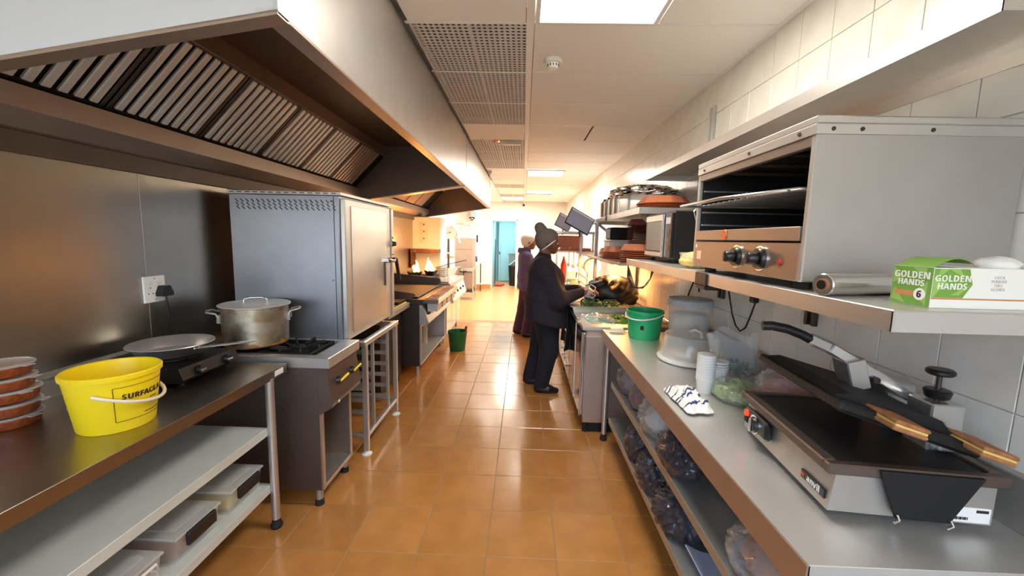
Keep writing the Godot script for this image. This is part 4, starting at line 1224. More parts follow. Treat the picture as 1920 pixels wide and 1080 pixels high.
func bag(called: String, label: String, at: Vector3, r: Vector3, amp: float, sd: int, m: Material, inner: Material = null, group := "") -> Node3D:
	var t := thing(called, label, "bag", at, 0.0, group)
	part(t, "film", mb().blob(Vector3(0, r.y * 0.85, 0), r, amp, sd, 26, 11.0, -0.85), m)
	var k := MB.new()
	var tw := []
	for i in 9:
		var a := TAU * i / 9.0
		tw.append(Vector3(cos(a) * r.x * (0.3 + 0.12 * (i % 3)), r.y * (1.75 + 0.14 * (i % 2)), sin(a) * r.z * (0.3 + 0.1 * ((i + 1) % 3))))
	for i in 9:
		k.th(Vector3(0, r.y * 1.35, 0), tw[i], tw[(i + 1) % 9], Vector3(cos(TAU * i / 9.0), 0.4, sin(TAU * i / 9.0)))
		k.th(Vector3(0, r.y * 1.6, 0), tw[i], tw[(i + 1) % 9], Vector3.UP)
	part(t, "gathered_top", k, m)
	if inner:
		part(t, "contents", mb().blob(Vector3(0, r.y * 0.72, 0), r * Vector3(0.85, 0.7, 0.85), amp * 0.5, sd + 9, 12, 3.0, -1.0), inner)
	return t


func leaf(parent: Node, called: String, at: Vector3, size: float, wide: float, m: Material) -> void:
	# a curled leaf piece, thrown at a random angle
	var tw := rng.randf_range(-1.2, 1.2)
	var b := mb()
	b.xf = Transform3D(Basis.from_euler(Vector3(rng.randf_range(-0.9, 0.9), rng.randf() * TAU, rng.randf_range(-0.9, 0.9))), at)
	b.sheet(6, 5, func(u: float, w: float) -> Vector3:
		var x := (u - 0.5) * 2.0
		var z := (w - 0.5) * 2.0 * wide * sqrt(maxf(0.05, 1.0 - x * x))
		return Vector3(x, 0.35 * x * x + 0.3 * z * z * signf(tw) + 0.14 * sin(x * 5.0 + tw * 3.0) * absf(z), z) * size, 0.0012)
	part(parent, called, b, m)


func right_items() -> void:
	# tea towel
	var tw := thing("tea_towel", "crumpled white tea towel with blue stripes near table edge", "towel", Vector3(0.715, 0.861, -1.665))
	var ns := FastNoiseLite.new()
	ns.seed = 3
	ns.frequency = 5.0
	var cloth := func(u: float, w: float) -> Vector3:
		var q := Vector2(u - 0.5, w - 0.5)
		var edge := 1.0 - maxf(absf(q.x), absf(q.y)) * 2.0
		var y := 0.008 + minf(edge * 3.0, 1.0) * (0.02 + 0.03 * absf(ns.get_noise_2d(u * 0.5, w * 0.5)) * 2.0)
		return Vector3(q.x * 0.105 + 0.012 * ns.get_noise_2d(w * 0.4, 3.0), y, q.y * 0.25 + 0.014 * ns.get_noise_2d(u * 0.4, 7.0))
	var cuts := [0.0, 0.1, 0.13, 0.18, 0.21, 0.4, 0.43, 0.54, 0.57, 0.62, 0.65, 0.84, 0.87, 1.0]
	for i in cuts.size() - 1:
		var v0: float = cuts[i]
		var v1: float = cuts[i + 1]
		part(tw, "stripe" if i % 2 else "cloth_panel", mb().sheet(26, maxi(2, int((v1 - v0) * 40.0)), func(u: float, w: float) -> Vector3: return cloth.call(u, lerpf(v0, v1, w)), 0.006), M.cloth_blue if i % 2 else M.cloth_white)
	# plastic cups
	var cu := thing("cup_stack", "tall stack of nested white plastic cups on the table", "cups", Vector3(0.845, 0.8605, -1.80))
	part(cu, "cup", mb().lathe([Vector2(0, 0), Vector2(0.03, 0), Vector2(0.038, 0.06), Vector2(0.0405, 0.062), Vector2(0.0405, 0.068), Vector2(0.038, 0.0685)], 28), M.white_plastic)
	for k in 9:
		part(cu, "cup", mb().lathe([Vector2(0.036, 0), Vector2(0.0393, 0.0004), Vector2(0.0405, 0.0118), Vector2(0.039, 0.0125), Vector2(0.03, 0.01), Vector2(0, 0.01)], 28), M.white_plastic, Vector3(0, 0.066 + 0.0125 * k, 0))
	var c2 := thing("cup_stack", "shorter stack of white plastic cups behind the tall one", "cups", Vector3(0.93, 0.8605, -1.85))
	part(c2, "cup", mb().lathe([Vector2(0, 0), Vector2(0.028, 0), Vector2(0.036, 0.09), Vector2(0.039, 0.092), Vector2(0.039, 0.098), Vector2(0.0, 0.096)], 24), M.white_plastic)
	for k in 3:
		part(c2, "cup", mb().lathe([Vector2(0.034, 0), Vector2(0.039, 0.006), Vector2(0.039, 0.012), Vector2(0.03, 0.009), Vector2(0, 0.009)], 24), M.white_plastic, Vector3(0, 0.097 + 0.0125 * k, 0))
	var ct := thing("clear_tub", "clear round tub lying behind the white cups", "tub", Vector3(1.0, 0.8605, -1.93))
	part(ct, "tub", mb().lathe([Vector2(0, 0), Vector2(0.05, 0), Vector2(0.058, 0.05), Vector2(0.066, 0.053), Vector2(0.056, 0.056), Vector2(0, 0.054)], 24), M.clear)
	# cake boxes
	var cd := thing("cake_carrier", "low frosted cake carrier with white base on the table", "container", Vector3(0.975, 0.8605, -2.29))
	cd.scale = Vector3.ONE * 0.94
	part(cd, "base", mb().lathe([Vector2(0, 0), Vector2(0.17, 0), Vector2(0.188, 0.012), Vector2(0.19, 0.024), Vector2(0.18, 0.03), Vector2(0, 0.028)], 48), M.white_plastic)
	part(cd, "dome", mb().lathe([Vector2(0.168, 0.03), Vector2(0.16, 0.15), Vector2(0.15, 0.165), Vector2(0.12, 0.172), Vector2(0.0, 0.176)], 48), M.clear_frosted)
	part(cd, "lid_handle", mb().tube([Vector3(0.02, 0.17, 0.1), Vector3(0.03, 0.19, 0.07), Vector3(0.03, 0.19, -0.02), Vector3(0.02, 0.17, -0.06)], 0.008, 8), M.white_plastic)
	part(cd, "contents", mb().blob(Vector3(0.01, 0.05, 0.02), Vector3(0.11, 0.035, 0.09), 0.2, 5, 12), M.cream_plastic)
	var cb := thing("storage_drum", "tall frosted round drum with grey lid behind cake carrier", "container", Vector3(1.085, 0.8605, -2.6))
	part(cb, "drum", mb().lathe([Vector2(0, 0), Vector2(0.118, 0), Vector2(0.122, 0.01), Vector2(0.126, 0.28), Vector2(0, 0.28)], 40), M.clear_frosted)
	part(cb, "contents", mb().lathe([Vector2(0, 0.004), Vector2(0.113, 0.004), Vector2(0.118, 0.2), Vector2(0.1, 0.225), Vector2(0, 0.235)], 32), mat("flour", rgb(206, 196, 182), 0.95))
	part(cb, "lid", mb().lathe([Vector2(0.126, 0.275), Vector2(0.137, 0.277), Vector2(0.139, 0.312), Vector2(0.132, 0.32), Vector2(0.118, 0.314), Vector2(0.08, 0.312), Vector2(0.074, 0.32), Vector2(0.04, 0.318), Vector2(0, 0.31)], 40), mat("lid_grey", rgb(172, 176, 178), 0.45))
	# green pail
	var g := thing("green_pail", "bright green plastic pail with white handle at far end of table", "bucket", Vector3(0.872, 0.8605, -2.83))
	pail(g, 0.106, 0.122, 0.2, M.green_lid)
	part(g, "rim_band", mb().lathe([Vector2(0.1185, 0.155), Vector2(0.126, 0.156), Vector2(0.1265, 0.164), Vector2(0.12, 0.166)], 40), M.green_lid)
	bail(g, 0.122, 0.18, 0.035, 0.3 - 1.1, M.white_plastic, 0.005)
	part(g, "house_mark", mb(Vector3.ZERO, -0.42).prism([Vector2(-0.012, 0.075), Vector2(0.012, 0.075), Vector2(0.012, 0.1), Vector2(0.004, 0.108), Vector2(-0.004, 0.108), Vector2(-0.012, 0.1)], 0.1135, 0.1148, "z"), M.ink, Vector3.ZERO, "small dark printed emblem")
	# bag of lettuce, herb bag, ham and tomato bag
	var lt := thing("lettuce_bag", "clear bag of chopped pale lettuce in front of the press", "bag", Vector3(0.955, 0.861, -1.72))
	rng.seed = 21
	for k in 60:
		var a := rng.randf() * TAU
		var rr := sqrt(rng.randf()) * 0.082
		leaf(lt, "lettuce_leaf", Vector3(cos(a) * rr, 0.014 + 0.065 * rng.randf() * (1.0 - 0.6 * rr / 0.082), sin(a) * rr * 1.1), rng.randf_range(0.022, 0.034), 0.9, M.lettuce)
	part(lt, "film", mb().blob(Vector3(0, 0.037, 0), Vector3(0.1, 0.05, 0.108), 0.12, 71, 20, 4.0, -0.78), M.clear)
	var hb := thing("herb_bag", "upright clear bag with green herbs against the wall", "bag", Vector3(1.07, 0.861, -1.94))
	for k in 44:
		var a := rng.randf() * TAU
		leaf(hb, "herb_leaf", Vector3(cos(a), 0, sin(a)) * rng.randf_range(0.005, 0.055) + Vector3(0, rng.randf_range(0.015, 0.1), 0), rng.randf_range(0.014, 0.024), 0.35, M.herb)
	part(hb, "film", mb().sheet(28, 14, func(u: float, w: float) -> Vector3:
		var a := u * TAU
		var rr := (0.085 + 0.02 * w) * (1.0 + 0.16 * sin(a * 5.0 + w * 4.0) + 0.08 * sin(a * 11.0))
		return Vector3(cos(a) * rr - 0.05 * w * w, 0.002 + 0.24 * w + 0.02 * sin(a * 3.0) * w, sin(a) * rr * 0.7)), M.bag_clear)
	var hm := thing("ham_bag", "clear bag of pink ham and tomato slices behind the press", "bag", Vector3(1.085, 0.861, -1.6))
	for k in 8:
		part(hm, "ham_slice", mb().blob(Vector3(rng.randf_range(-0.06, 0.06), 0.03 + 0.022 * k * 0.5, rng.randf_range(-0.07, 0.07)), Vector3(0.06, 0.02, 0.05), 0.3, 300 + k, 9), M.ham)
	for k in 4:
		part(hm, "tomato_slice", mb().cyl(Vector3(0.0 + 0.02 * k, 0.13 + 0.006 * k, -0.05 + 0.03 * k), Vector3(0.006 + 0.02 * k, 0.138 + 0.006 * k, -0.05 + 0.03 * k), 0.03, 0.03, 14), M.tomato)
	part(hm, "film", mb().blob(Vector3(0, 0.075, 0), Vector3(0.095, 0.085, 0.125), 0.25, 74, 18, 4.0, -0.8), M.bag_clear)
	# cutting board area at the far end
	var cbd := thing("cutting_board", "green cutting board heaped with chopped green beans", "board", Vector3(0.74, 0.8605, -3.36), 0.1)
	part(cbd, "board", mb().box(-0.2, 0, -0.16, 0.2, 0.012, 0.16, 0.004), M.green_lid)
	var bn := thing("green_beans", "heap of chopped green beans on the green cutting board", "vegetables", Vector3(0.78, 0.873, -3.36))
	bn.set_meta("kind", "stuff")
	var pile := mb()
	for k in 150:
		var a := rng.randf() * TAU
		var rr := sqrt(rng.randf()) * 0.15
		var p := Vector3(cos(a) * rr, 0.004 + rng.randf() * 0.045 * (1.0 - rr / 0.16), sin(a) * rr * 0.75)
		var d := Vector3(rng.randf_range(-1, 1), rng.randf_range(-0.2, 0.3), rng.randf_range(-1, 1)).normalized() * 0.028
		pile.tube([p - d, p + Vector3(0, 0.004, 0), p + d], 0.0045, 5)
	part(bn, "beans", pile, M.bean)
	var fb := thing("film_bag", "crumpled clear plastic film on the worktop by the cook", "bag", Vector3(0.60, 0.861, -3.22))
	part(fb, "film", mb().blob(Vector3(0, 0.03, 0), Vector3(0.11, 0.045, 0.09), 0.5, 91, 18, 6.0, -0.7), M.bag_clear)
	var ld := thing("tub_lid", "pale round lid with block of butter near the green pail", "lid", Vector3(0.715, 0.8605, -2.99))
	part(ld, "lid", mb().lathe([Vector2(0, 0), Vector2(0.07, 0), Vector2(0.078, 0.008), Vector2(0.07, 0.012), Vector2(0, 0.01)], 28), M.clear_frosted)
	part(ld, "butter", mb().box(-0.045, 0.01, -0.025, 0.05, 0.03, 0.025, 0.005), M.cream_plastic)
	# undershelf bags, upper shelf then lower shelf
	var U := 0.529
	var L := 0.246
	bag("plastic_bag", "grey netted bag at the far end of the upper undershelf", Vector3(0.79, U, -2.62), Vector3(0.11, 0.11, 0.12), 0.3, 401, M.bag_grey, M.vent_paint)
	bag("plastic_bag", "pale pinkish bag on the upper undershelf beside the netted one", Vector3(0.80, U, -2.34), Vector3(0.12, 0.09, 0.12), 0.2, 402, M.bag_grey, M.ham)
	bag("plastic_bag", "clear frosty bag in the middle of the upper undershelf", Vector3(0.79, U, -2.06), Vector3(0.12, 0.1, 0.12), 0.35, 403, M.bag_clear, M.vent_paint)
	bag("plastic_bag", "dark crumpled bag hanging over the upper undershelf edge", Vector3(0.73, U, -1.74), Vector3(0.07, 0.07, 0.13), 0.35, 404, M.bag_dark)
	bag("bread_bag", "clear bag holding a brown loaf on the upper undershelf", Vector3(0.93, U, -1.5), Vector3(0.12, 0.09, 0.16), 0.3, 405, M.bag_clear, M.bread)
	bag("bread_bag", "clear bag of flat brown bread nearest on the upper undershelf", Vector3(0.83, U, -1.13), Vector3(0.14, 0.07, 0.14), 0.3, 406, M.bag_clear, M.bread)
	bag("plastic_bag", "dark knotted bag at the far end of the lower undershelf", Vector3(0.76, L, -2.3), Vector3(0.09, 0.11, 0.09), 0.4, 407, M.bag_dark)
	bag("plastic_bag", "dark shiny bag in the middle of the lower undershelf", Vector3(0.75, L, -2.02), Vector3(0.085, 0.09, 0.1), 0.5, 408, M.bag_dark)
	bag("plastic_bag", "smoky bag of wrappers nearest on the lower undershelf", Vector3(0.77, L, -1.73), Vector3(0.1, 0.08, 0.11), 0.5, 409, M.bag_dark)
	var pp := thing("paper_stack", "curled pale blue paper sheets on the lower undershelf", "paper", Vector3(0.8, L, -1.28))
	part(pp, "sheet", mb().sheet(12, 4, func(u: float, w: float) -> Vector3: return Vector3(-0.1 + 0.24 * w, 0.008 + 0.05 * pow(1.0 - w, 3.0), -0.26 + 0.52 * u), 0.005), mat("pale_blue", rgb(196, 208, 238), 0.7))


func press() -> void:
	var t := thing("contact_grill", "black ribbed panini press with steel base and raised lid", "grill", Vector3(0.775, 0.8605, -0.955), -0.1)
	# local: x into the wall (depth), z along the front (0 nearest the camera, -0.48 far)
	var W := 0.47
	var D := 0.36
	for x in [0.04, D - 0.04]:
		for z in [-0.05, -W + 0.05]:
			part(t, "foot", mb().cyl(Vector3(x, 0, z), Vector3(x, 0.022, z), 0.018, 0.016, 12), M.rubber)
	part(t, "base", mb().prism([Vector2(0.0, 0.022), Vector2(D, 0.022), Vector2(D, 0.125), Vector2(0.012, 0.125)], -W, 0.0, "z"), M.steel_dull)
	part(t, "drip_rim", mb().box(-0.015, 0.122, 0.012, D + 0.02, 0.15, -0.012, 0.004).box(-0.015, 0.122, -W + 0.012, D + 0.02, 0.15, -W - 0.012, 0.004).box(-0.015, 0.122, -0.012, 0.015, 0.15, -W + 0.012, 0.004).box(D - 0.01, 0.122, -0.012, D + 0.02, 0.15, -W + 0.012, 0.004), M.steel_soot)
	part(t, "lower_plate", mb().box(0.015, 0.125, -0.014, D - 0.012, 0.146, -W + 0.014, 0.006), M.cast_iron)
	part(t, "plate_lip", mb().prism([Vector2(0.095, 0.147), Vector2(0.315, 0.147), Vector2(0.255, 0.03), Vector2(0.14, 0.03)], 0.013, 0.02, "z"), M.black_matt, Vector3.ZERO, "black drip chute on the side")
	for q in [[0.14, 0.03], [0.255, 0.028]]:
		part(t, "chute_clip", mb().tube([Vector3(q[0], q[1] + 0.012, 0.022), Vector3(q[0] + 0.004, q[1], 0.026), Vector3(q[0] - 0.002, q[1] - 0.012, 0.02)], 0.003, 6), M.chrome)
	# control block on the front
	var cbk := part(t, "control_block", mb().box(-0.02, 0.05, -W + 0.03, 0.004, 0.11, -W + 0.19, 0.009), M.black_plastic)
	part(cbk, "dial", mb().cyl(Vector3(-0.02, 0.078, -W + 0.12), Vector3(-0.034, 0.078, -W + 0.12), 0.027, 0.024, 24, 0.003), M.black_plastic)
	part(cbk, "dial_ring", mb().cyl(Vector3(-0.02, 0.078, -W + 0.12), Vector3(-0.024, 0.078, -W + 0.12), 0.032, 0.032, 24), M.chrome)
	part(cbk, "dial_bar", mb().box(-0.04, 0.056, -W + 0.114, -0.033, 0.1, -W + 0.126, 0.003), M.steel_bright)
	part(cbk, "red_lamp", mb().cyl(Vector3(-0.019, 0.093, -W + 0.058), Vector3(-0.026, 0.093, -W + 0.058), 0.012, 0.01, 14), M.led_red)
	part(cbk, "rocker", mb().box(-0.024, 0.062, -W + 0.05, -0.019, 0.08, -W + 0.07, 0.002), M.rubber)
	# maker's plate on the front near corner, and rating label on the side
	var pl := part(t, "name_plate", mb().box(-0.0015, 0.042, -0.015, 0.004, 0.066, -0.115, 0.001), M.black_plastic)
	lettering(pl, "anvil", 0.024, M.white_plastic, Transform3D(Basis(Vector3.UP, -PI / 2), Vector3(-0.0018, 0.054, -0.06)), 0.0, true)
	part(pl, "red_dot", mb().cyl(Vector3(-0.001, 0.054, -0.106), Vector3(-0.0022, 0.054, -0.106), 0.006, 0.006, 12), M.red)
	var rl := part(t, "rating_label", mb().box(0.262, 0.026, 0.0, 0.355, 0.064, 0.0012), M.paper)
	part(rl, "bar_code", (func() -> MB:
		var b := mb()
		for k in 14:
			b.box(0.267 + 0.003 * k, 0.032, 0.001, 0.2685 + 0.003 * k + 0.0006 * (k % 3), 0.039, 0.0018)
		b.box(0.324, 0.052, 0.001, 0.35, 0.059, 0.0018)
		return b).call(), M.ink)
	# rear hinge post, raised arm, upper plate tilted up at the front
	part(t, "hinge_post", mb().box(D - 0.06, 0.12, -0.12, D + 0.02, 0.27, -0.2, 0.004).box(D - 0.06, 0.12, -W + 0.12, D + 0.02, 0.27, -W + 0.2, 0.004), M.steel_bright)
	part(t, "rear_cowl", mb().box(D - 0.045, 0.15, -0.1, D + 0.025, 0.2, -W + 0.1, 0.005), M.steel)
	var kn := part(t, "tension_knob", mb().cyl(Vector3(D - 0.02, 0.27, -0.16), Vector3(D - 0.02, 0.34, -0.16), 0.006, 0.006, 10), M.steel_dark)
	part(kn, "knob_disc", mb().cyl(Vector3(D - 0.02, 0.34, -0.16), Vector3(D - 0.02, 0.356, -0.16), 0.03, 0.03, 14, 0.004), M.black_plastic)
	part(kn, "knob_disc", mb().cyl(Vector3(D - 0.02, 0.275, -0.16), Vector3(D - 0.02, 0.3, -0.16), 0.026, 0.03, 14, 0.004), M.black_plastic)
	var tilt := Transform3D(Basis(Vector3(0, 0, 1), -0.30), Vector3(D - 0.02, 0.185, 0))
	var up := mb()
	up.xf = tilt
	up.box(-D + 0.02, -0.012, -0.02, 0.0, 0.016, -W + 0.02, 0.007)
	part(t, "upper_plate", up, M.cast_iron)
	var rib := mb()
	rib.xf = tilt
	for k in 20:
		rib.box(-D + 0.035, -0.016, -0.04 - 0.02 * k, -0.015, -0.012, -0.048 - 0.02 * k)
	part(t, "plate_ribs", rib, M.cast_iron)
	var cv := mb()
	cv.xf = tilt
	cv.prism([Vector2(-0.34, 0.016), Vector2(-0.04, 0.016), Vector2(-0.08, 0.042), Vector2(-0.3, 0.034)], -W + 0.06, -0.06, "z")
	part(t, "plate_cover", cv, M.black_matt)
	var zc := -W / 2
	var ar := part(t, "lift_arm", mb().bar(Vector3(D - 0.03, 0.25, zc), Vector3(0.1, 0.385, zc), 0.05, 0.03, 0.003), M.steel_bright)
	part(ar, "arm_bolt", mb().cyl(Vector3(0.22, 0.3, zc + 0.024), Vector3(0.22, 0.3, zc + 0.034), 0.01, 0.01, 10), M.steel_dark)
	part(t, "lift_bracket", mb().bar(Vector3(0.16, 0.355, zc), Vector3(0.185, 0.27, zc), 0.07, 0.05, 0.003), M.steel)
	part(t, "handle_clamp", mb().bar(Vector3(0.105, 0.382, zc), Vector3(0.05, 0.405, zc), 0.036, 0.036, 0.007), M.steel_dull)
	part(t, "lift_handle", mb().tube([Vector3(0.055, 0.402, zc), Vector3(0.03, 0.415, zc), Vector3(-0.01, 0.43, zc - 0.005), Vector3(-0.05, 0.436, zc - 0.012), Vector3(-0.075, 0.434, zc - 0.016)], 0.014, 10), M.black_plastic)
	# toasted sandwiches hanging against the plate
	for q in [[0.13, -0.015, "half toasted sandwich resting on the press lid"], [0.33, -0.03, "toasted sandwich crust at the rear of the press"]]:
		var s := thing("toasted_sandwich", q[2], "sandwich", t.transform * Vector3(q[0], 0.195 if q[0] > 0.2 else 0.25, q[1]), -0.1)
		s.rotation.z = -0.3
		part(s, "top_slice", mb().box(-0.04, 0.014, -0.055, 0.04, 0.024, 0.055, 0.005), M.bread)
		part(s, "filling", mb().box(-0.037, 0.008, -0.052, 0.037, 0.014, 0.052, 0.002), M.cheese)
		part(s, "bottom_slice", mb().box(-0.04, -0.002, -0.055, 0.04, 0.008, 0.055, 0.004), M.bread)


func shelves() -> void:
	# top wall shelf
	var t := thing("wall_shelf", "long steel wall shelf above the salamander grill, topmost", "shelf")
	tray_shelf(t, "deck", 0.92, WR - 0.001, -0.87, -3.2, 2.045, 0.045, M.steel)
	part(t, "back_strip", mb().box(WR - 0.006, 2.045, -0.87, WR - 0.001, 2.09, -3.2), M.steel)
	for z in [-2.82, -1.0]:
		part(t, "wall_rail", mb().box(WR - 0.022, 2.05, z - 0.03, WR - 0.001, 2.43, z - 0.018, 0.002).box(WR - 0.022, 2.05, z + 0.018, WR - 0.001, 2.43, z + 0.03, 0.002).box(WR - 0.008, 2.05, z - 0.018, WR - 0.001, 2.43, z + 0.018), M.steel_dull)
	# middle wall shelf
	var m := thing("wall_shelf", "long steel wall shelf carrying the salamander grill and microwave", "shelf")
	tray_shelf(m, "deck", 0.697, WR - 0.001, -0.765, -2.74, 1.421, 0.042, M.steel)
	part(m, "end_bracket", mb().prism([Vector2(0.72, 1.379), Vector2(1.2, 1.379), Vector2(1.2, 1.32), Vector2(0.86, 1.345)], -2.73, -2.68, "z"), M.steel)
	for z in [-1.72, -2.5]:
		part(m, "wall_rail", mb().box(WR - 0.022, 1.2, z - 0.03, WR - 0.001, 1.378, z - 0.014, 0.002).box(WR - 0.022, 1.2, z + 0.014, WR - 0.001, 1.378, z + 0.03, 0.002).box(WR - 0.008, 1.2, z - 0.014, WR - 0.001, 1.378, z + 0.014), M.steel_dark)
	for q in [[0.0, 0.0], [0.03, 0.0], [0.06, 0.005], [0.04, -0.014], [0.085, 0.005]]:
		part(m, "screw", mb().cyl(Vector3(WR, 1.275 + q[1], -1.46 + q[0]), Vector3(WR - 0.004, 1.275 + q[1], -1.46 + q[0]), 0.006, 0.004, 8), M.steel_dull)
	# salamander
	var s := thing("salamander_grill", "big open-front steel salamander grill with wire rack and two knobs", "grill")
	var x0 := 0.7225
	var zn := -1.0625
	var zf := -1.7425
	var y0 := 1.442
	var y1 := 1.858
	part(s, "side_panel", mb().box(x0, y0, zn, WR - 0.005, y1 - 0.02, zn - 0.018, 0.003), M.steel_dull)
	part(s, "side_panel", mb().box(x0, y0, zf + 0.018, WR - 0.005, y1 - 0.02, zf, 0.003), M.steel_dull)
	part(s, "top_panel", mb().box(x0 - 0.004, y1 - 0.02, zn + 0.003, WR - 0.005, y1, zf - 0.003, 0.003), M.steel)
	part(s, "top_band", mb().box(x0 - 0.003, y1 - 0.045, zn + 0.0025, WR - 0.006, y1 - 0.02, zn - 0.004, 0.001).box(x0 - 0.004, y1 - 0.045, zn, x0 + 0.004, y1 - 0.02, zf, 0.001), M.steel)
	part(s, "back_panel", mb().box(WR - 0.02, y0, zn - 0.018, WR - 0.006, y1 - 0.02, zf + 0.018), M.black_matt)
	part(s, "header", mb().box(x0, 1.7863, zn - 0.018, x0 + 0.02, y1 - 0.045, zf + 0.018, 0.002), M.steel_brown)
	part(s, "front_panel", mb().box(x0, y0, zn - 0.018, x0 + 0.016, 1.5440, zf + 0.018, 0.002), M.steel_brown)
	part(s, "drip_tray", mb().box(x0 - 0.004, 1.5483, zn - 0.02, x0 + 0.01, 1.5865, zf + 0.02, 0.002).box(x0 + 0.01, 1.5500, zn - 0.03, WR - 0.03, 1.5551, zf + 0.03), M.steel_brown)
	part(s, "interior", mb().box(x0 + 0.02, y0 + 0.002, zn - 0.02, WR - 0.022, 1.5398, zf + 0.02).box(x0 + 0.022, 1.8203, zn - 0.02, WR - 0.022, 1.8398, zf + 0.02).box(x0 + 0.012, 1.5568, zn - 0.0185, WR - 0.022, 1.8203, zn - 0.023).box(x0 + 0.012, 1.5568, zf + 0.023, WR - 0.022, 1.8203, zf + 0.0185), M.black_matt)
	for y in [1.6078, 1.6588, 1.7438]:
		for z in [zn - 0.026, zf + 0.026]:
			part(s, "rack_runner", mb().box(x0 + 0.015, y, z - 0.004, WR - 0.05, y + 0.006, z + 0.004, 0.001), M.steel)
	for z in [-1.2325, -1.4025, -1.5725]:
		part(s, "heating_element", mb().cyl(Vector3(x0 + 0.05, 1.7990, z), Vector3(WR - 0.06, 1.7990, z), 0.008, 0.008, 10), M.steel_soot)
	var rk := part(s, "wire_rack", mb().tube([Vector3(x0 - 0.085, 1.6826, -1.6830), Vector3(x0 - 0.085, 1.6826, -1.3600), Vector3(x0 + 0.02, 1.6885, -1.1390), Vector3(WR - 0.1, 1.6885, -1.1050), Vector3(WR - 0.1, 1.6885, -1.7000), Vector3(x0 + 0.02, 1.6843, -1.7000)], 0.006, 8, true), M.steel_bright)
	for k in 16:
		part(rk, "rack_wire", mb().cyl(Vector3(x0 + 0.0, 1.6860, -1.1560 - 0.04 * k), Vector3(WR - 0.1, 1.6860, -1.1560 - 0.04 * k), 0.003, 0.003, 6), M.steel)
	for z in [-1.2495, -1.3855]:
		var kn := part(s, "knob", mb().cyl(Vector3(x0, 1.4947, z), Vector3(x0 - 0.014, 1.4947, z), 0.034, 0.032, 24, 0.003), M.black_plastic)
		part(kn, "grip", mb().cyl(Vector3(x0 - 0.014, 1.4947, z), Vector3(x0 - 0.042, 1.4947, z), 0.02, 0.018, 14, 0.003).box(x0 - 0.046, 1.4777, z - 0.007, x0 - 0.012, 1.5117, z + 0.007, 0.003), M.black_plastic)
		part(kn, "scale_ring", mb().cyl(Vector3(x0 + 0.001, 1.4947, z), Vector3(x0 - 0.004, 1.4947, z), 0.038, 0.038, 24), M.chrome)
	part(s, "pilot_lamp", mb().cyl(Vector3(x0, 1.4888, -1.1560), Vector3(x0 - 0.005, 1.4888, -1.1560), 0.008, 0.007, 12), M.red)
	part(s, "rating_plate", mb().box(x0 - 0.0015, 1.4718, -1.6618, x0 + 0.002, 1.5058, -1.7000, 0.0005), M.steel)
	part(s, "rating_plate", mb().box(x0 - 0.0015, 1.5185, -1.7042, x0 + 0.002, 1.5313, -1.7170, 0.0005), M.white_plastic)
	part(s, "brass_badge", mb().cyl(Vector3(x0 - 0.002, 1.5678, -1.4790), Vector3(x0 - 0.007, 1.5678, -1.4790), 0.02, 0.018, 16), mat("brass", rgb(190, 120, 70), 0.4, 1.0))
	for z in [zn - 0.05, -1.6575]:
		for x in [x0 + 0.04, WR - 0.06]:
			part(s, "foot", mb().cyl(Vector3(x, 1.4212, z), Vector3(x, y0, z), 0.02, 0.022, 12), M.rubber)
	for q in [[zn + 0.0045, 0.83], [zn + 0.0045, 1.0], [zn + 0.0045, 0.76]]:
		part(s, "screw", mb().cyl(Vector3(q[1], y1 - 0.032, q[0] - 0.004), Vector3(q[1], y1 - 0.032, q[0]), 0.006, 0.005, 8), M.steel_dark)
	for z in [-1.1220, -1.3600, -1.6830]:
		part(s, "screw", mb().cyl(Vector3(x0 - 0.003, y1 - 0.032, z), Vector3(x0 - 0.007, y1 - 0.032, z), 0.006, 0.005, 8), M.steel_dark)
	# appliance cables drooping below the shelf
	var c1 := thing("power_cable", "black cable looping below the shelf behind the cake carrier", "cable", Vector3(1.2, 1.0, -2.3))
	part(c1, "cable", mb().tube([Vector3(-0.36, 0.34, 0.33), Vector3(-0.1, 0.33, 0.2), Vector3(-0.02, 0.27, -0.02), Vector3(0.0, 0.14, 0.0), Vector3(0.005, 0.08, 0.04), Vector3(0.005, 0.06, 0.09), Vector3(0.005, 0.09, 0.14), Vector3(0.005, 0.17, 0.18), Vector3(0.01, 0.24, 0.2)], 0.0045, 8), M.black_plastic)
	part(c1, "plug_end", mb().box(-0.015, 0.235, 0.18, 0.02, 0.275, 0.22, 0.006), M.black_plastic)
	var c0 := thing("cable_box", "black junction box under the front edge of the shelf", "box", Vector3(0.722, 1.379, -1.58))
	part(c0, "box", mb().box(-0.03, -0.02, -0.045, 0.03, 0.0, 0.045, 0.006).box(-0.032, -0.004, -0.05, -0.022, 0.045, 0.05, 0.004), M.black_plastic)
	var c2 := thing("power_cable", "black cable running down the tiles behind the green pail", "cable", Vector3(1.21, 1.0, -2.95))
	part(c2, "cable", mb().tube([Vector3(-0.02, 0.35, 0.14), Vector3(0.0, 0.29, 0.1), Vector3(0.0, 0.18, 0.02), Vector3(0.0, 0.06, -0.05), Vector3(-0.01, 0.0, -0.12), Vector3(-0.02, -0.06, -0.2)], 0.006, 8), M.black_plastic)
	part(c2, "second_lead", mb().tube([Vector3(-0.02, 0.35, 0.18), Vector3(0.005, 0.29, 0.16), Vector3(0.01, 0.2, 0.155)], 0.006, 8), M.black_plastic)
	part(c2, "plug_end", mb().box(-0.03, 0.32, 0.1, 0.02, 0.35, 0.22, 0.006), M.black_plastic)
	# foil roll and foil box
	var f := thing("foil_roll", "roll of shiny foil on a cardboard core at the shelf edge", "foil roll", Vector3(0.70, 1.4475, -0.955), 0.28)
	part(f, "foil", mb().cyl(Vector3(0, 0, 0), Vector3(0.27, 0, 0), 0.026, 0.026, 28, 0.002), M.foil)
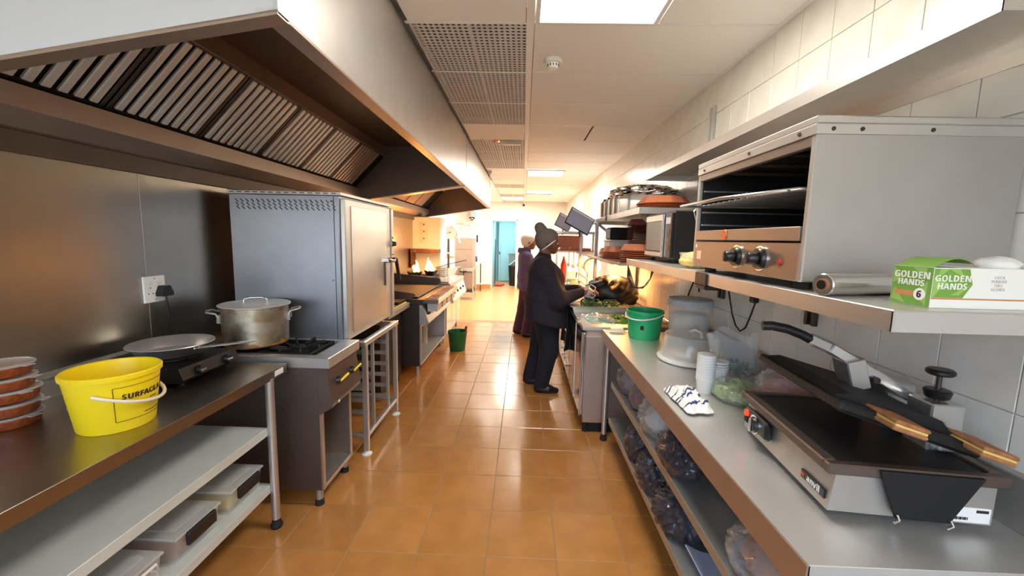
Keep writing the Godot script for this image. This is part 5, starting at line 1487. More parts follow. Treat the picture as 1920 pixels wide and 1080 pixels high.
	part(f, "core", mb().cyl(Vector3(-0.004, 0, 0), Vector3(0.272, 0, 0), 0.0145, 0.0145, 20), mat("cardboard", rgb(150, 104, 70), 0.9))
	part(f, "core_hole", mb().cyl(Vector3(-0.0046, 0, 0), Vector3(-0.002, 0, 0), 0.011, 0.011, 16), M.black_matt)
	var b := thing("foil_box", "opened green and white carton of gloves on the near shelf end", "box", Vector3(0.80, 1.4215, -0.805), 0.0)
	b.scale = Vector3.ONE * 0.86
	# local: end face at x = 0, near face at z = 0
	var card := mat("carton_white", rgb(232, 232, 222), 0.7)
	var grn := mat("carton_green", rgb(112, 158, 60), 0.6)
	var grl := mat("carton_lime", rgb(146, 186, 92), 0.6)
	part(b, "carton", mb().box(0, 0, 0, 0.27, 0.092, -0.002).box(0, 0, -0.098, 0.27, 0.092, -0.1).box(0, 0, -0.002, 0.002, 0.092, -0.098).box(0.268, 0, -0.002, 0.27, 0.092, -0.098).box(0.002, 0, -0.002, 0.268, 0.002, -0.098).box(0.08, 0.09, -0.002, 0.268, 0.092, -0.098), card)
	part(b, "green_end", mb().box(-0.0006, 0.001, -0.001, 0.0002, 0.0915, -0.099), grn)
	part(b, "green_print", mb().prism([Vector2(0.001, 0.024), Vector2(0.07, 0.024), Vector2(0.088, 0.055), Vector2(0.078, 0.09), Vector2(0.001, 0.09)], 0.0, 0.0006, "z"), grn)
	var facets := mb()
	for q in [[0.0, 0.02, 0.03, 0.06, 0.0, 0.07], [0.03, 0.09, 0.07, 0.07, 0.055, 0.09], [0.04, 0.03, 0.085, 0.055, 0.06, 0.03], [0.01, 0.07, 0.035, 0.09, 0.012, 0.09]]:
		facets.th(Vector3(q[0] + 0.001, q[1], 0.0007), Vector3(q[2], q[3], 0.0007), Vector3(q[4] + 0.001, q[5], 0.0007), Vector3.BACK)
	for q in [[-0.01, 0.004, -0.045, 0.03, -0.01, 0.06], [-0.06, 0.003, -0.09, 0.04, -0.097, 0.01], [-0.07, 0.06, -0.097, 0.05, -0.097, 0.088], [-0.02, 0.065, -0.05, 0.09, -0.015, 0.09]]:
		facets.th(Vector3(-0.0007, q[1], q[0]), Vector3(-0.0007, q[3], q[2]), Vector3(-0.0007, q[5], q[4]), Vector3.LEFT)
	part(b, "lime_facets", facets, grl)
	part(b, "orange_band", mb().box(0.001, 0.02, 0.0, 0.27, 0.0235, 0.0008).box(-0.0009, 0.022, -0.03, 0.0, 0.034, -0.09), mat("carton_orange", rgb(200, 132, 84), 0.7))
	part(b, "seal", mb().cyl(Vector3(-0.0006, 0.028, -0.026), Vector3(-0.0014, 0.028, -0.026), 0.014, 0.014, 20), M.paper)
	lettering(b, "6", 0.022, M.ink, Transform3D(Basis(Vector3.UP, -PI / 2), Vector3(-0.0016, 0.028, -0.026)), 0.0, true)
	lettering(b, "GOLDEN", 0.022, M.carton_white, Transform3D(Basis(Vector3.UP, -PI / 2), Vector3(-0.0012, 0.072, -0.05)), 0.0, true)
	lettering(b, "HANDS", 0.02, M.carton_white, Transform3D(Basis(Vector3.UP, -PI / 2), Vector3(-0.0012, 0.054, -0.05)), 0.0, true)
	lettering(b, "GOLDEN", 0.02, M.carton_white, Transform3D(Basis(), Vector3(0.043, 0.068, 0.001)), 0.0, true)
	lettering(b, "HANDS", 0.02, M.carton_white, Transform3D(Basis(), Vector3(0.043, 0.05, 0.001)), 0.0, true)
	for k in 4:
		lettering(b, ["LATEX", "POWDER", "FREE", "GLOVES"][k], 0.0085, M.vent_paint, Transform3D(Basis(), Vector3(0.145, 0.072 - 0.009 * k, 0.0006)))
	part(b, "flap", mb().sheet(8, 4, func(u: float, w: float) -> Vector3: return Vector3(0.002 + 0.085 * u, 0.092 + 0.022 * sin(u * 2.6), -0.004 - 0.09 * w), 0.0015), grn)
	part(b, "glove", mb().blob(Vector3(0.19, 0.1, -0.05), Vector3(0.035, 0.016, 0.03), 0.3, 19, 9), M.white_plastic)


func tray_stack(called: String, label: String, at: Vector3, n: int, r: float, m: Material, dy := 0.012, kind := "basket") -> void:
	var t := thing(called, label, kind, at)
	for k in n:
		part(t, "rim_tray", mb().lathe([Vector2(r * 0.6, 0.002), Vector2(r * 0.8, 0.003), Vector2(r * 0.97, dy * 0.62), Vector2(r * 1.0, dy * 0.75), Vector2(r * 0.985, dy * 0.85), Vector2(r * 0.6, dy * 0.8)], 20), m, Vector3(0.002 * sin(k * 2.1), dy * k, 0.002 * cos(k * 1.7)))
	var tp := mb(Vector3(0, dy * n, 0))
	# upturned top one: an eight-sided dome with sloping facets
	for k in 12:
		var a := TAU * k / 12.0
		var c := TAU * (k + 1) / 12.0
		var e0 := Vector3(cos(a), 0, sin(a))
		var e1 := Vector3(cos(c), 0, sin(c))
		tp.qh(e0 * r, e1 * r, e1 * r * 0.78 + Vector3(0, 0.05, 0), e0 * r * 0.78 + Vector3(0, 0.05, 0), e0 + e1)
		tp.th(Vector3(0, 0.05, 0), e0 * r * 0.78 + Vector3(0, 0.05, 0), e1 * r * 0.78 + Vector3(0, 0.05, 0), Vector3.UP)
	part(t, "top_tray", tp, m)


func pass_items() -> void:
	# upper tier of the pass
	var u := thing("pass_shelf", "upper steel pass shelf holding canisters and foil-covered box", "shelf")
	tray_shelf(u, "deck", 0.8, WR - 0.001, -2.87, -5.05, 1.775, 0.045, M.steel)
	part(u, "deck_joint", mb().box(0.795, 1.73, -3.98, 0.81, 1.777, -4.04, 0.002), M.black_plastic)
	for z in [-3.15, -4.95]:
		part(u, "wall_bracket", mb().bar(Vector3(1.2, 1.5, z), Vector3(0.9, 1.73, z), 0.02, 0.03, 0.002), M.steel)
	var l := thing("pass_shelf", "lower pass shelf with plate stacks under heat lamps", "shelf")
	part(l, "deck", mb().box(0.74, 1.35, -3.1, 1.2, 1.37, -5.7, 0.003), M.steel_warm)
	for z in [-4.42, -5.6]:
		part(l, "post", mb().bar(Vector3(0.79, 0.87, z), Vector3(0.79, 1.73, z), 0.035, 0.035, 0.003), M.steel_bright)
	part(l, "warming_plate", mb().box(0.74, 1.0, -4.6, 1.2, 1.02, -5.7, 0.003), M.steel_bright)
	part(l, "back_plate", mb().box(1.19, 0.9, -4.3, 1.2, 1.34, -5.7, 0.002), M.steel_bright)
	part(l, "front_fence", mb().tube([Vector3(0.75, 1.02, -4.62), Vector3(0.75, 1.09, -4.64), Vector3(0.75, 1.09, -5.6), Vector3(0.75, 1.02, -5.65)], 0.009, 8), M.steel)
	# heat lamps below the deck
	for k in 3:
		var z := -4.3 - 0.52 * k
		var h := thing("heat_lamp", "glowing heat lamp bar under the pass shelf, %s" % ["nearest the camera", "middle one", "farthest one"][k], "lamp", Vector3(0.97, 1.33, z), 0.0, "pass heat lamps")
		part(h, "reflector", mb().prism([Vector2(-0.07, -0.03), Vector2(-0.05, 0.015), Vector2(0.05, 0.015), Vector2(0.07, -0.03), Vector2(0.06, -0.03), Vector2(0.045, 0.005), Vector2(-0.045, 0.005), Vector2(-0.06, -0.03)], -0.24, 0.24, "z"), M.steel_bright)
		part(h, "glow_tube", mb().cyl(Vector3(0, -0.012, -0.22), Vector3(0, -0.012, 0.22), 0.01, 0.01, 12), M.heat_glow)
		var a := AreaLight3D.new()
		a.name = "heat_light"
		a.area_size = Vector2(0.1, 0.44)
		a.light_energy = 1.8
		a.light_color = Color(1.0, 0.68, 0.38)
		a.shadow_enabled = true
		a.area_range = 10.0
		a.rotation.x = -PI / 2
		a.position = Vector3(0, -0.03, 0)
		h.add_child(a)
	# things on the upper tier
	tray_stack("tray_stack", "stack of orange-brown serving trays at the near end of the pass shelf", Vector3(1.02, 1.776, -3.05), 3, 0.19, M.terracotta, 0.012, "tray")
	var fb := thing("foil_covered_box", "clear box covered with crumpled foil beside the orange trays", "box", Vector3(0.98, 1.7755, -3.42))
	part(fb, "box", mb().box(-0.16, 0, -0.14, 0.16, 0.13, 0.14, 0.006), M.clear_frosted)
	part(fb, "crumpled_foil", mb().blob(Vector3(0, 0.145, 0), Vector3(0.19, 0.05, 0.18), 0.6, 33, 22, 7.0, -0.4), M.foil)
	for k in 5:
		var c := thing("canister", "tall steel canister on the pass shelf, %s from the foil box" % ["first", "second", "third", "fourth", "fifth"][k], "canister", Vector3(0.9, 1.7755, -3.72 - 0.22 * k), 0.0, "canisters on the pass shelf")
		part(c, "body", mb().lathe([Vector2(0, 0), Vector2(0.05, 0), Vector2(0.052, 0.17), Vector2(0.03, 0.19), Vector2(0, 0.19)], 18), M.steel if k < 4 else M.steel_warm)
		part(c, "cap", mb().cyl(Vector3(0, 0.19, 0), Vector3(0, 0.215, 0), 0.024, 0.02, 12).box(0.02, 0.195, -0.006, 0.06, 0.205, 0.006, 0.002), M.steel_dark)
	# microwave with tongs hanging
	var m := thing("microwave", "black and silver microwave on the middle wall shelf", "microwave", Vector3(0.80, 1.4215, -2.215))
	for z in [-0.04, -0.42]:
		for x in [0.04, 0.3]:
			part(m, "foot", mb().cyl(Vector3(x, 0, z), Vector3(x, 0.022, z), 0.014, 0.014, 10), M.rubber)
	part(m, "case", mb().box(0.012, 0.022, 0, 0.36, 0.285, -0.46, 0.005), M.black_plastic)
	var dr := part(m, "door", mb().box(-0.004, 0.03, -0.115, 0.012, 0.275, -0.458, 0.004), M.black_plastic)
	part(dr, "window_mesh", mb().box(-0.006, 0.065, -0.15, -0.003, 0.235, -0.43, 0.001), M.mesh_grey)
	part(dr, "silver_trim", mb().box(-0.0062, 0.238, -0.12, -0.003, 0.272, -0.455, 0.001), M.steel_bright)
	part(dr, "door_bar", mb().box(-0.018, 0.03, -0.11, -0.004, 0.27, -0.122, 0.003).box(-0.0065, 0.032, -0.12, -0.0035, 0.055, -0.455, 0.001), M.steel_bright)
	var pn := part(m, "key_panel", mb().box(-0.004, 0.03, -0.004, 0.012, 0.275, -0.108, 0.003), M.black_plastic)
	for k in 3:
		part(pn, "key", mb().box(-0.0065, 0.07 + 0.045 * k, -0.03, -0.003, 0.098 + 0.045 * k, -0.085, 0.001), M.steel_soot)
	part(pn, "display", mb().box(-0.0065, 0.215, -0.025, -0.003, 0.25, -0.09, 0.001), M.vent_paint)
	var tg := thing("serving_tongs", "steel tongs hanging down the side of the microwave", "tongs", Vector3(0.9, 1.70, -2.2))
	part(tg, "arm", mb().bar(Vector3(0.0, 0.0, 0.0), Vector3(0.07, -0.25, 0.02), 0.012, 0.005, 0.001), M.steel_bright)
	part(tg, "arm", mb().bar(Vector3(0.03, 0.005, 0.0), Vector3(0.1, -0.25, 0.03), 0.012, 0.005, 0.001), M.steel_bright)
	part(tg, "hinge", mb().tube([Vector3(0.0, 0.0, 0.0), Vector3(0.01, 0.015, 0), Vector3(0.025, 0.015, 0), Vector3(0.03, 0.005, 0)], 0.005, 6), M.steel_bright)
	var yb := thing("chip_bowl", "clear plastic bowl of yellow chips beside the salamander grill", "bowl", Vector3(0.80, 1.4215, -1.88))
	part(yb, "bowl", mb().lathe([Vector2(0, 0), Vector2(0.045, 0), Vector2(0.07, 0.05), Vector2(0.078, 0.07), Vector2(0.074, 0.07), Vector2(0.043, 0.004), Vector2(0, 0.004)], 24), M.clear_frosted)
	part(yb, "chips", mb().blob(Vector3(0, 0.036, 0), Vector3(0.058, 0.03, 0.058), 0.4, 14, 10, 6.0), M.cheese)
	# plates and baskets
	tray_stack("plate_stack", "tall stack of plum-coloured plates behind the orange baskets", Vector3(1.04, 1.3705, -3.62), 22, 0.125, M.terracotta_dark, 0.014, "plates")
	tray_stack("basket_stack", "stack of orange baskets on the lower pass shelf by the plates", Vector3(0.93, 1.3705, -3.3), 6, 0.145, M.terracotta, 0.016, "basket")
	tray_stack("basket_stack", "second stack of orange baskets, farther along the lower pass shelf", Vector3(0.86, 1.3705, -3.9), 4, 0.1, M.terracotta, 0.016, "basket")
	tray_stack("basket_stack", "low stack of orange baskets by the far gantry post", Vector3(0.86, 1.3705, -4.14), 3, 0.09, M.terracotta, 0.014, "basket")
	var cv := thing("cover_box", "white plastic box beneath the upper pass shelf", "box", Vector3(1.05, 1.3705, -4.45))
	part(cv, "box", mb().box(-0.14, 0, -0.15, 0.14, 0.16, 0.15, 0.01), M.white_plastic)
	part(cv, "lid", mb().box(-0.15, 0.16, -0.16, 0.15, 0.175, 0.16, 0.005), M.white_plastic)
	var bk := thing("printer", "black ticket printer standing on the white plastic box", "printer", Vector3(1.03, 1.5465, -4.42))
	part(bk, "body", mb().box(-0.12, 0, -0.13, 0.12, 0.13, 0.13, 0.015), M.black_plastic)
	part(bk, "ticket", mb().sheet(6, 2, func(a: float, w: float) -> Vector3: return Vector3(-0.12 - 0.03 * a, 0.12 - 0.02 * a * a, -0.04 + 0.08 * w), 0.001), M.paper)
	# order screens
	for q in [[0.62, 1.745, -4.55, 0.30, 0.21, "larger order screen tilted on an arm over the pass"], [0.55, 1.77, -5.58, 0.22, 0.2, "smaller order tablet left of the larger screen"]]:
		var s := thing("order_screen", q[5], "screen", Vector3(q[0], q[1], q[2]))
		s.rotation = Vector3(-0.25, 0.25, -0.5)
		part(s, "case", mb().box(-q[3] / 2, -q[4] / 2, -0.014, q[3] / 2, q[4] / 2, 0.004, 0.004), M.black_plastic)
		part(s, "display", mb().box(-q[3] / 2 + 0.01, -q[4] / 2 + 0.012, 0.004, q[3] / 2 - 0.01, q[4] / 2 - 0.012, 0.0055), M.screen)
		part(s, "title_bar", mb().box(-q[3] / 2 + 0.01, q[4] / 2 - 0.028, 0.0055, q[3] / 2 - 0.01, q[4] / 2 - 0.012, 0.0062), M.paper)
		part(s, "arm", mb().bar(Vector3(0.0, -0.02, -0.014), Vector3(0.06, -0.15, -0.04) if q[3] < 0.25 else Vector3(0.1, -0.12, -0.1), 0.02, 0.012, 0.002), M.steel_dark)
	# second pass gantry farther along: board of tickets, trays, utensils, ketchup
	var gt := thing("order_gantry", "far pass gantry with utensil rail and terracotta tile board", "gantry", Vector3(0.82, 0, -6.24))
	part(gt, "top_shelf", mb().box(-0.42, 1.62, -0.4, 0.2, 1.65, 0.7, 0.003), M.steel_bright)
	part(gt, "lower_shelf", mb().box(-0.34, 1.36, -0.4, 0.2, 1.385, 0.5, 0.003), M.steel_warm)
	part(gt, "board", mb().box(-0.27, 1.4, -0.2, 0.12, 1.6, -0.18, 0.003), M.terracotta)
	for x in [-0.34, 0.17]:
		part(gt, "post", mb().bar(Vector3(x, 0.87, 0.45), Vector3(x, 1.62, 0.45), 0.025, 0.025, 0.002), M.steel_bright)
	for k in 5:
		part(gt, "hanging_utensil", mb().bar(Vector3(-0.16 + 0.07 * k, 1.36, 0.4), Vector3(-0.16 + 0.07 * k, 1.2 - 0.02 * (k % 2), 0.4), 0.014, 0.008, 0.001).blob(Vector3(-0.16 + 0.07 * k, 1.18 - 0.02 * (k % 2), 0.4), Vector3(0.022, 0.03, 0.012), 0.0, 1, 8), M.steel_dull)
	for k in 3:
		part(gt, "flat_tray", mb().box(-0.3 + 0.16 * k, 1.385, 0.1, -0.17 + 0.16 * k, 1.42 + 0.012 * (k % 2), 0.45, 0.01), M.terracotta)
	var cn := thing("far_counter", "pale steel counter under the far pass gantry", "counter")
	part(cn, "counter_top", mb().box(0.42, 0.84, -4.75, WR - 0.002, 0.88, -7.0, 0.004), M.steel_bright)
	part(cn, "cabinet", mb().box(0.5, 0.1, -4.78, WR - 0.004, 0.84, -6.98, 0.004), M.steel)
	part(cn, "plinth", mb().box(0.56, 0.0, -4.8, WR - 0.006, 0.1, -6.95), M.black_matt)
	var kb := thing("ketchup_bottle", "red squeeze bottle standing on the far pass counter", "bottle", Vector3(0.58, 0.8805, -5.75))
	part(kb, "bottle", mb().lathe([Vector2(0, 0), Vector2(0.04, 0), Vector2(0.042, 0.3), Vector2(0.03, 0.34), Vector2(0.02, 0.36), Vector2(0.008, 0.42), Vector2(0, 0.42)], 18), M.red)
	part(kb, "cap", mb().cyl(Vector3(0, 0.36, 0), Vector3(0, 0.38, 0), 0.022, 0.02, 12), M.red)
	var gb := thing("green_tub", "clear and green tub on the far pass counter", "tub", Vector3(0.72, 0.8805, -5.95))
	part(gb, "tub", mb().box(-0.07, 0, -0.07, 0.07, 0.2, 0.07, 0.01), M.clear_frosted)
	part(gb, "green_band", mb().box(-0.071, 0.0, -0.071, 0.071, 0.08, 0.071, 0.01), M.green_lid)
	var dv := thing("slicing_wheel", "round grey dispenser with brass centre on the far pass counter", "dispenser", Vector3(0.9, 1.1985, -5.25))
	part(dv, "drum", mb().cyl(Vector3(0, 0, -0.05), Vector3(0, 0, 0.05), 0.11, 0.11, 24, 0.01), M.vent_paint)
	part(dv, "hub", mb().cyl(Vector3(0.03, -0.02, 0.05), Vector3(0.03, -0.02, 0.062), 0.025, 0.022, 14), M.brass)
	part(dv, "stand", mb().box(-0.06, -0.178, -0.05, 0.06, -0.09, 0.05, 0.006), M.vent_paint)
	for q in [[0.62, -5.2, "oval steel dish on the far counter in front of the cook"], [0.74, -5.42, "second oval dish behind the first on the far counter"]]:
		var ov := thing("oval_dish", q[2], "dish", Vector3(q[0], 0.8805, q[1]))
		part(ov, "dish", mb().lathe([Vector2(0, 0.002), Vector2(0.06, 0.002), Vector2(0.1, 0.02), Vector2(0.104, 0.024), Vector2(0.06, 0.008), Vector2(0, 0.006)], 24), M.steel_bright)
		part(ov, "food", mb().blob(Vector3(0, 0.016, 0), Vector3(0.06, 0.012, 0.05), 0.3, 6, 9), M.bean_dark)
	var wc := thing("wire_coil", "bundle of looped brown cables hanging under the shelf end", "cable", Vector3(0.93, 1.349, -3.2))
	for k in 4:
		part(wc, "loop", mb().tube([Vector3(-0.1, -0.005, 0), Vector3(-0.1 + 0.012 * k, -0.1, 0), Vector3(-0.06 + 0.01 * k, -0.17 - 0.008 * k, 0.01), Vector3(0.02 + 0.01 * k, -0.18 + 0.01 * k, 0.01), Vector3(0.08, -0.1, 0), Vector3(0.09 + 0.008 * k, -0.005, 0)], 0.005, 6), M.black_plastic if k < 2 else mat("brown_cable%d" % k, rgb(150, 96, 60), 0.5))


func cold_counter() -> void:
	var t := thing("fridge_counter", "undercounter fridge with mirror-like doors beneath the cook's worktop", "fridge")
	part(t, "carcass", mb().box(0.51, 0.12, -3.1, WR - 0.003, 0.84, -4.72, 0.004), M.steel_warm)
	part(t, "worktop", mb().box(0.475, 0.84, -3.085, WR - 0.002, 0.872, -4.74, 0.004), M.steel)
	part(t, "near_post", mb().box(0.505, 0.1, -3.064, 0.7, 0.8, -3.1, 0.003), M.steel_warm)
	for k in 2:
		var d := part(t, "door", mb().box(0.483, 0.14, -3.12 - 0.38 * k, 0.51, 0.82, -3.49 - 0.38 * k, 0.004), M.chrome)
		part(d, "door_edge", mb().box(0.478, 0.14, -3.105 - 0.38 * k, 0.486, 0.82, -3.13 - 0.38 * k, 0.002), M.steel)
	for k in 4:
		var dw := part(t, "drawer", mb().box(0.483, 0.15 + 0.17 * k, -3.9, 0.51, 0.31 + 0.17 * k, -4.28, 0.004), M.steel_bright)
		part(dw, "pull", mb().tube([Vector3(0.484, 0.28 + 0.17 * k, -3.95), Vector3(0.46, 0.28 + 0.17 * k, -3.96), Vector3(0.46, 0.28 + 0.17 * k, -4.22), Vector3(0.484, 0.28 + 0.17 * k, -4.23)], 0.008, 6), M.steel_bright)
		var d2 := part(t, "drawer", mb().box(0.483, 0.15 + 0.17 * k, -4.3, 0.51, 0.31 + 0.17 * k, -4.7, 0.004), M.steel_bright)
		part(d2, "pull", mb().tube([Vector3(0.484, 0.28 + 0.17 * k, -4.36), Vector3(0.46, 0.28 + 0.17 * k, -4.37), Vector3(0.46, 0.28 + 0.17 * k, -4.62), Vector3(0.484, 0.28 + 0.17 * k, -4.63)], 0.008, 6), M.steel_bright)
	part(t, "plinth", mb().box(0.56, 0.0, -3.12, WR - 0.01, 0.12, -4.7), M.black_matt)
	for z in [-3.13, -4.66]:
		part(t, "foot", mb().cyl(Vector3(0.535, 0, z), Vector3(0.535, 0.13, z), 0.02, 0.02, 10), M.rubber)
	# row of inset pans along the wall
	for k in 6:
		var z := -3.14 - 0.165 * k
		var p := thing("inset_pan", "small inset topping pan by the wall, number %s from the green pail" % ["one", "two", "three", "four", "five", "six", "seven", "eight"][k], "pan", Vector3(1.1, 0.8725, z), 0.0, "inset pans along the wall")
		part(p, "rim", mb().box(-0.1, 0.02, -0.078, 0.1, 0.03, -0.07, 0.001).box(-0.1, 0.02, 0.07, 0.1, 0.03, 0.078, 0.001).box(-0.1, 0.02, -0.07, -0.09, 0.03, 0.07, 0.001).box(0.09, 0.02, -0.07, 0.1, 0.03, 0.07, 0.001), M.steel_bright)
		part(p, "well", mb().box(-0.09, 0.0, -0.07, 0.09, 0.012, 0.07, 0.002), M.terracotta_dark if k % 3 else M.bread)
	# tray of greens
	var g := thing("gastro_tray", "long shallow steel tray of green vegetables before the cook", "tray", Vector3(0.73, 0.8735, -3.82), 0.03)
	part(g, "tray", mb().prism([Vector2(-0.25, 0), Vector2(0.25, 0), Vector2(0.27, 0.055), Vector2(-0.27, 0.055)], -0.14, 0.14, "z"), M.steel_bright)
	part(g, "tray_rim", mb().box(-0.29, 0.055, -0.16, 0.29, 0.06, -0.145, 0.001).box(-0.29, 0.055, 0.145, 0.29, 0.06, 0.16, 0.001).box(-0.29, 0.055, -0.145, -0.27, 0.06, 0.145, 0.001).box(0.27, 0.055, -0.145, 0.29, 0.06, 0.145, 0.001), M.steel_bright)
	var v := thing("tray_greens", "dark green chopped peppers heaped in the long steel tray", "vegetables", Vector3(0.75, 0.929, -3.82))
	v.set_meta("kind", "stuff")
	rng.seed = 33
	var heap := mb()
	for k in 90:
		var q := Vector3(rng.randf_range(-0.18, 0.18), 0.003 + rng.randf() * 0.03, rng.randf_range(-0.11, 0.11))
		var d := Vector3(rng.randf_range(-1, 1), rng.randf_range(-0.3, 0.4), rng.randf_range(-1, 1)).normalized() * 0.025
		heap.tube([q - d, q + Vector3(0, 0.006, 0), q + d], 0.006, 5)
	part(v, "pieces", heap, M.bean_dark)
	var sk := thing("black_sack", "big black plastic sack lying open on the worktop by the wall", "bag", Vector3(0.92, 0.8725, -4.18))
	part(sk, "sack", mb().blob(Vector3(0, 0.12, 0), Vector3(0.23, 0.155, 0.2), 0.28, 51, 22, 3.0, -0.76), M.bag_black)
	part(sk, "mouth", mb().blob(Vector3(-0.16, 0.14, 0.06), Vector3(0.1, 0.06, 0.1), 0.5, 52, 14, 5.0), M.bag_black)
	var tb := thing("clear_jug", "clear plastic measuring jug held beside the black sack", "jug", Vector3(0.70, 1.0, -3.93))
	tb.rotation = Vector3(0.0, 0.3, 1.1)
	part(tb, "jug", mb().lathe([Vector2(0, 0), Vector2(0.04, 0), Vector2(0.055, 0.1), Vector2(0.053, 0.101), Vector2(0.038, 0.004), Vector2(0, 0.004)], 24), M.clear_frosted)
	part(tb, "grip", mb().tube([Vector3(0.05, 0.09, 0), Vector3(0.085, 0.08, 0), Vector3(0.08, 0.02, 0), Vector3(0.045, 0.015, 0)], 0.006, 6), M.clear_frosted)
	var fw := thing("film_parcel", "small clear film parcel beside the black sack", "parcel", Vector3(0.62, 0.8805, -4.9))
	part(fw, "film", mb().blob(Vector3(0, 0.06, 0), Vector3(0.1, 0.075, 0.1), 0.5, 56, 14, 6.0, -0.78), M.bag_clear)
	part(fw, "contents", mb().blob(Vector3(0, 0.05, 0), Vector3(0.07, 0.045, 0.07), 0.3, 57, 10), M.black_matt)


func ceiling_fittings() -> void:
	var s := thing("smoke_detector", "round white smoke detector on the ceiling beside the light panel", "detector", Vector3(0.15, CEIL, -2.56))
	part(s, "base", mb(Vector3.ZERO).lathe([Vector2(0, -0.022), Vector2(0.05, -0.022), Vector2(0.054, -0.016), Vector2(0.054, 0.0), Vector2(0, 0.0)], 32), M.white_plastic)
	part(s, "sensor_cap", mb().lathe([Vector2(0, -0.052), Vector2(0.026, -0.05), Vector2(0.032, -0.044), Vector2(0.036, -0.022), Vector2(0, -0.022)], 32), M.white_plastic)
	for k in 12:
		var a := TAU * k / 12.0
		part(s, "slot", mb().bar(Vector3(cos(a) * 0.0355, -0.028, sin(a) * 0.0355), Vector3(cos(a) * 0.0335, -0.041, sin(a) * 0.0335), 0.006, 0.002), M.steel_dark)
	var e := thing("emergency_light", "slim grey emergency light with tiny red and yellow leds on ceiling", "light", Vector3(-0.2, CEIL, -4.6))
	part(e, "case", mb().box(-0.15, -0.035, -0.035, 0.15, 0.0, 0.035, 0.006), M.vent_paint)
	part(e, "lens", mb().box(-0.06, -0.042, -0.025, 0.14, -0.034, 0.03, 0.003), M.white_plastic)
	part(e, "led", mb().blob(Vector3(-0.12, -0.02, 0.036), Vector3(0.007, 0.007, 0.005), 0.0, 1, 6), M.led_red)
	part(e, "led", mb().blob(Vector3(-0.095, -0.015, 0.036), Vector3(0.006, 0.006, 0.005), 0.0, 1, 6), M.flame)
	var c := thing("conduit", "thin white conduit box hanging at the end of the vent strip", "conduit", Vector3(-0.56, CEIL, -6.6))
	part(c, "box", mb().box(-0.03, -0.05, -0.03, 0.03, 0.0, 0.03, 0.004), M.vent_paint)
	part(c, "pipe", mb().cyl(Vector3(0, -0.05, 0), Vector3(0, -0.28, 0), 0.008, 0.008, 8), M.white_plastic)


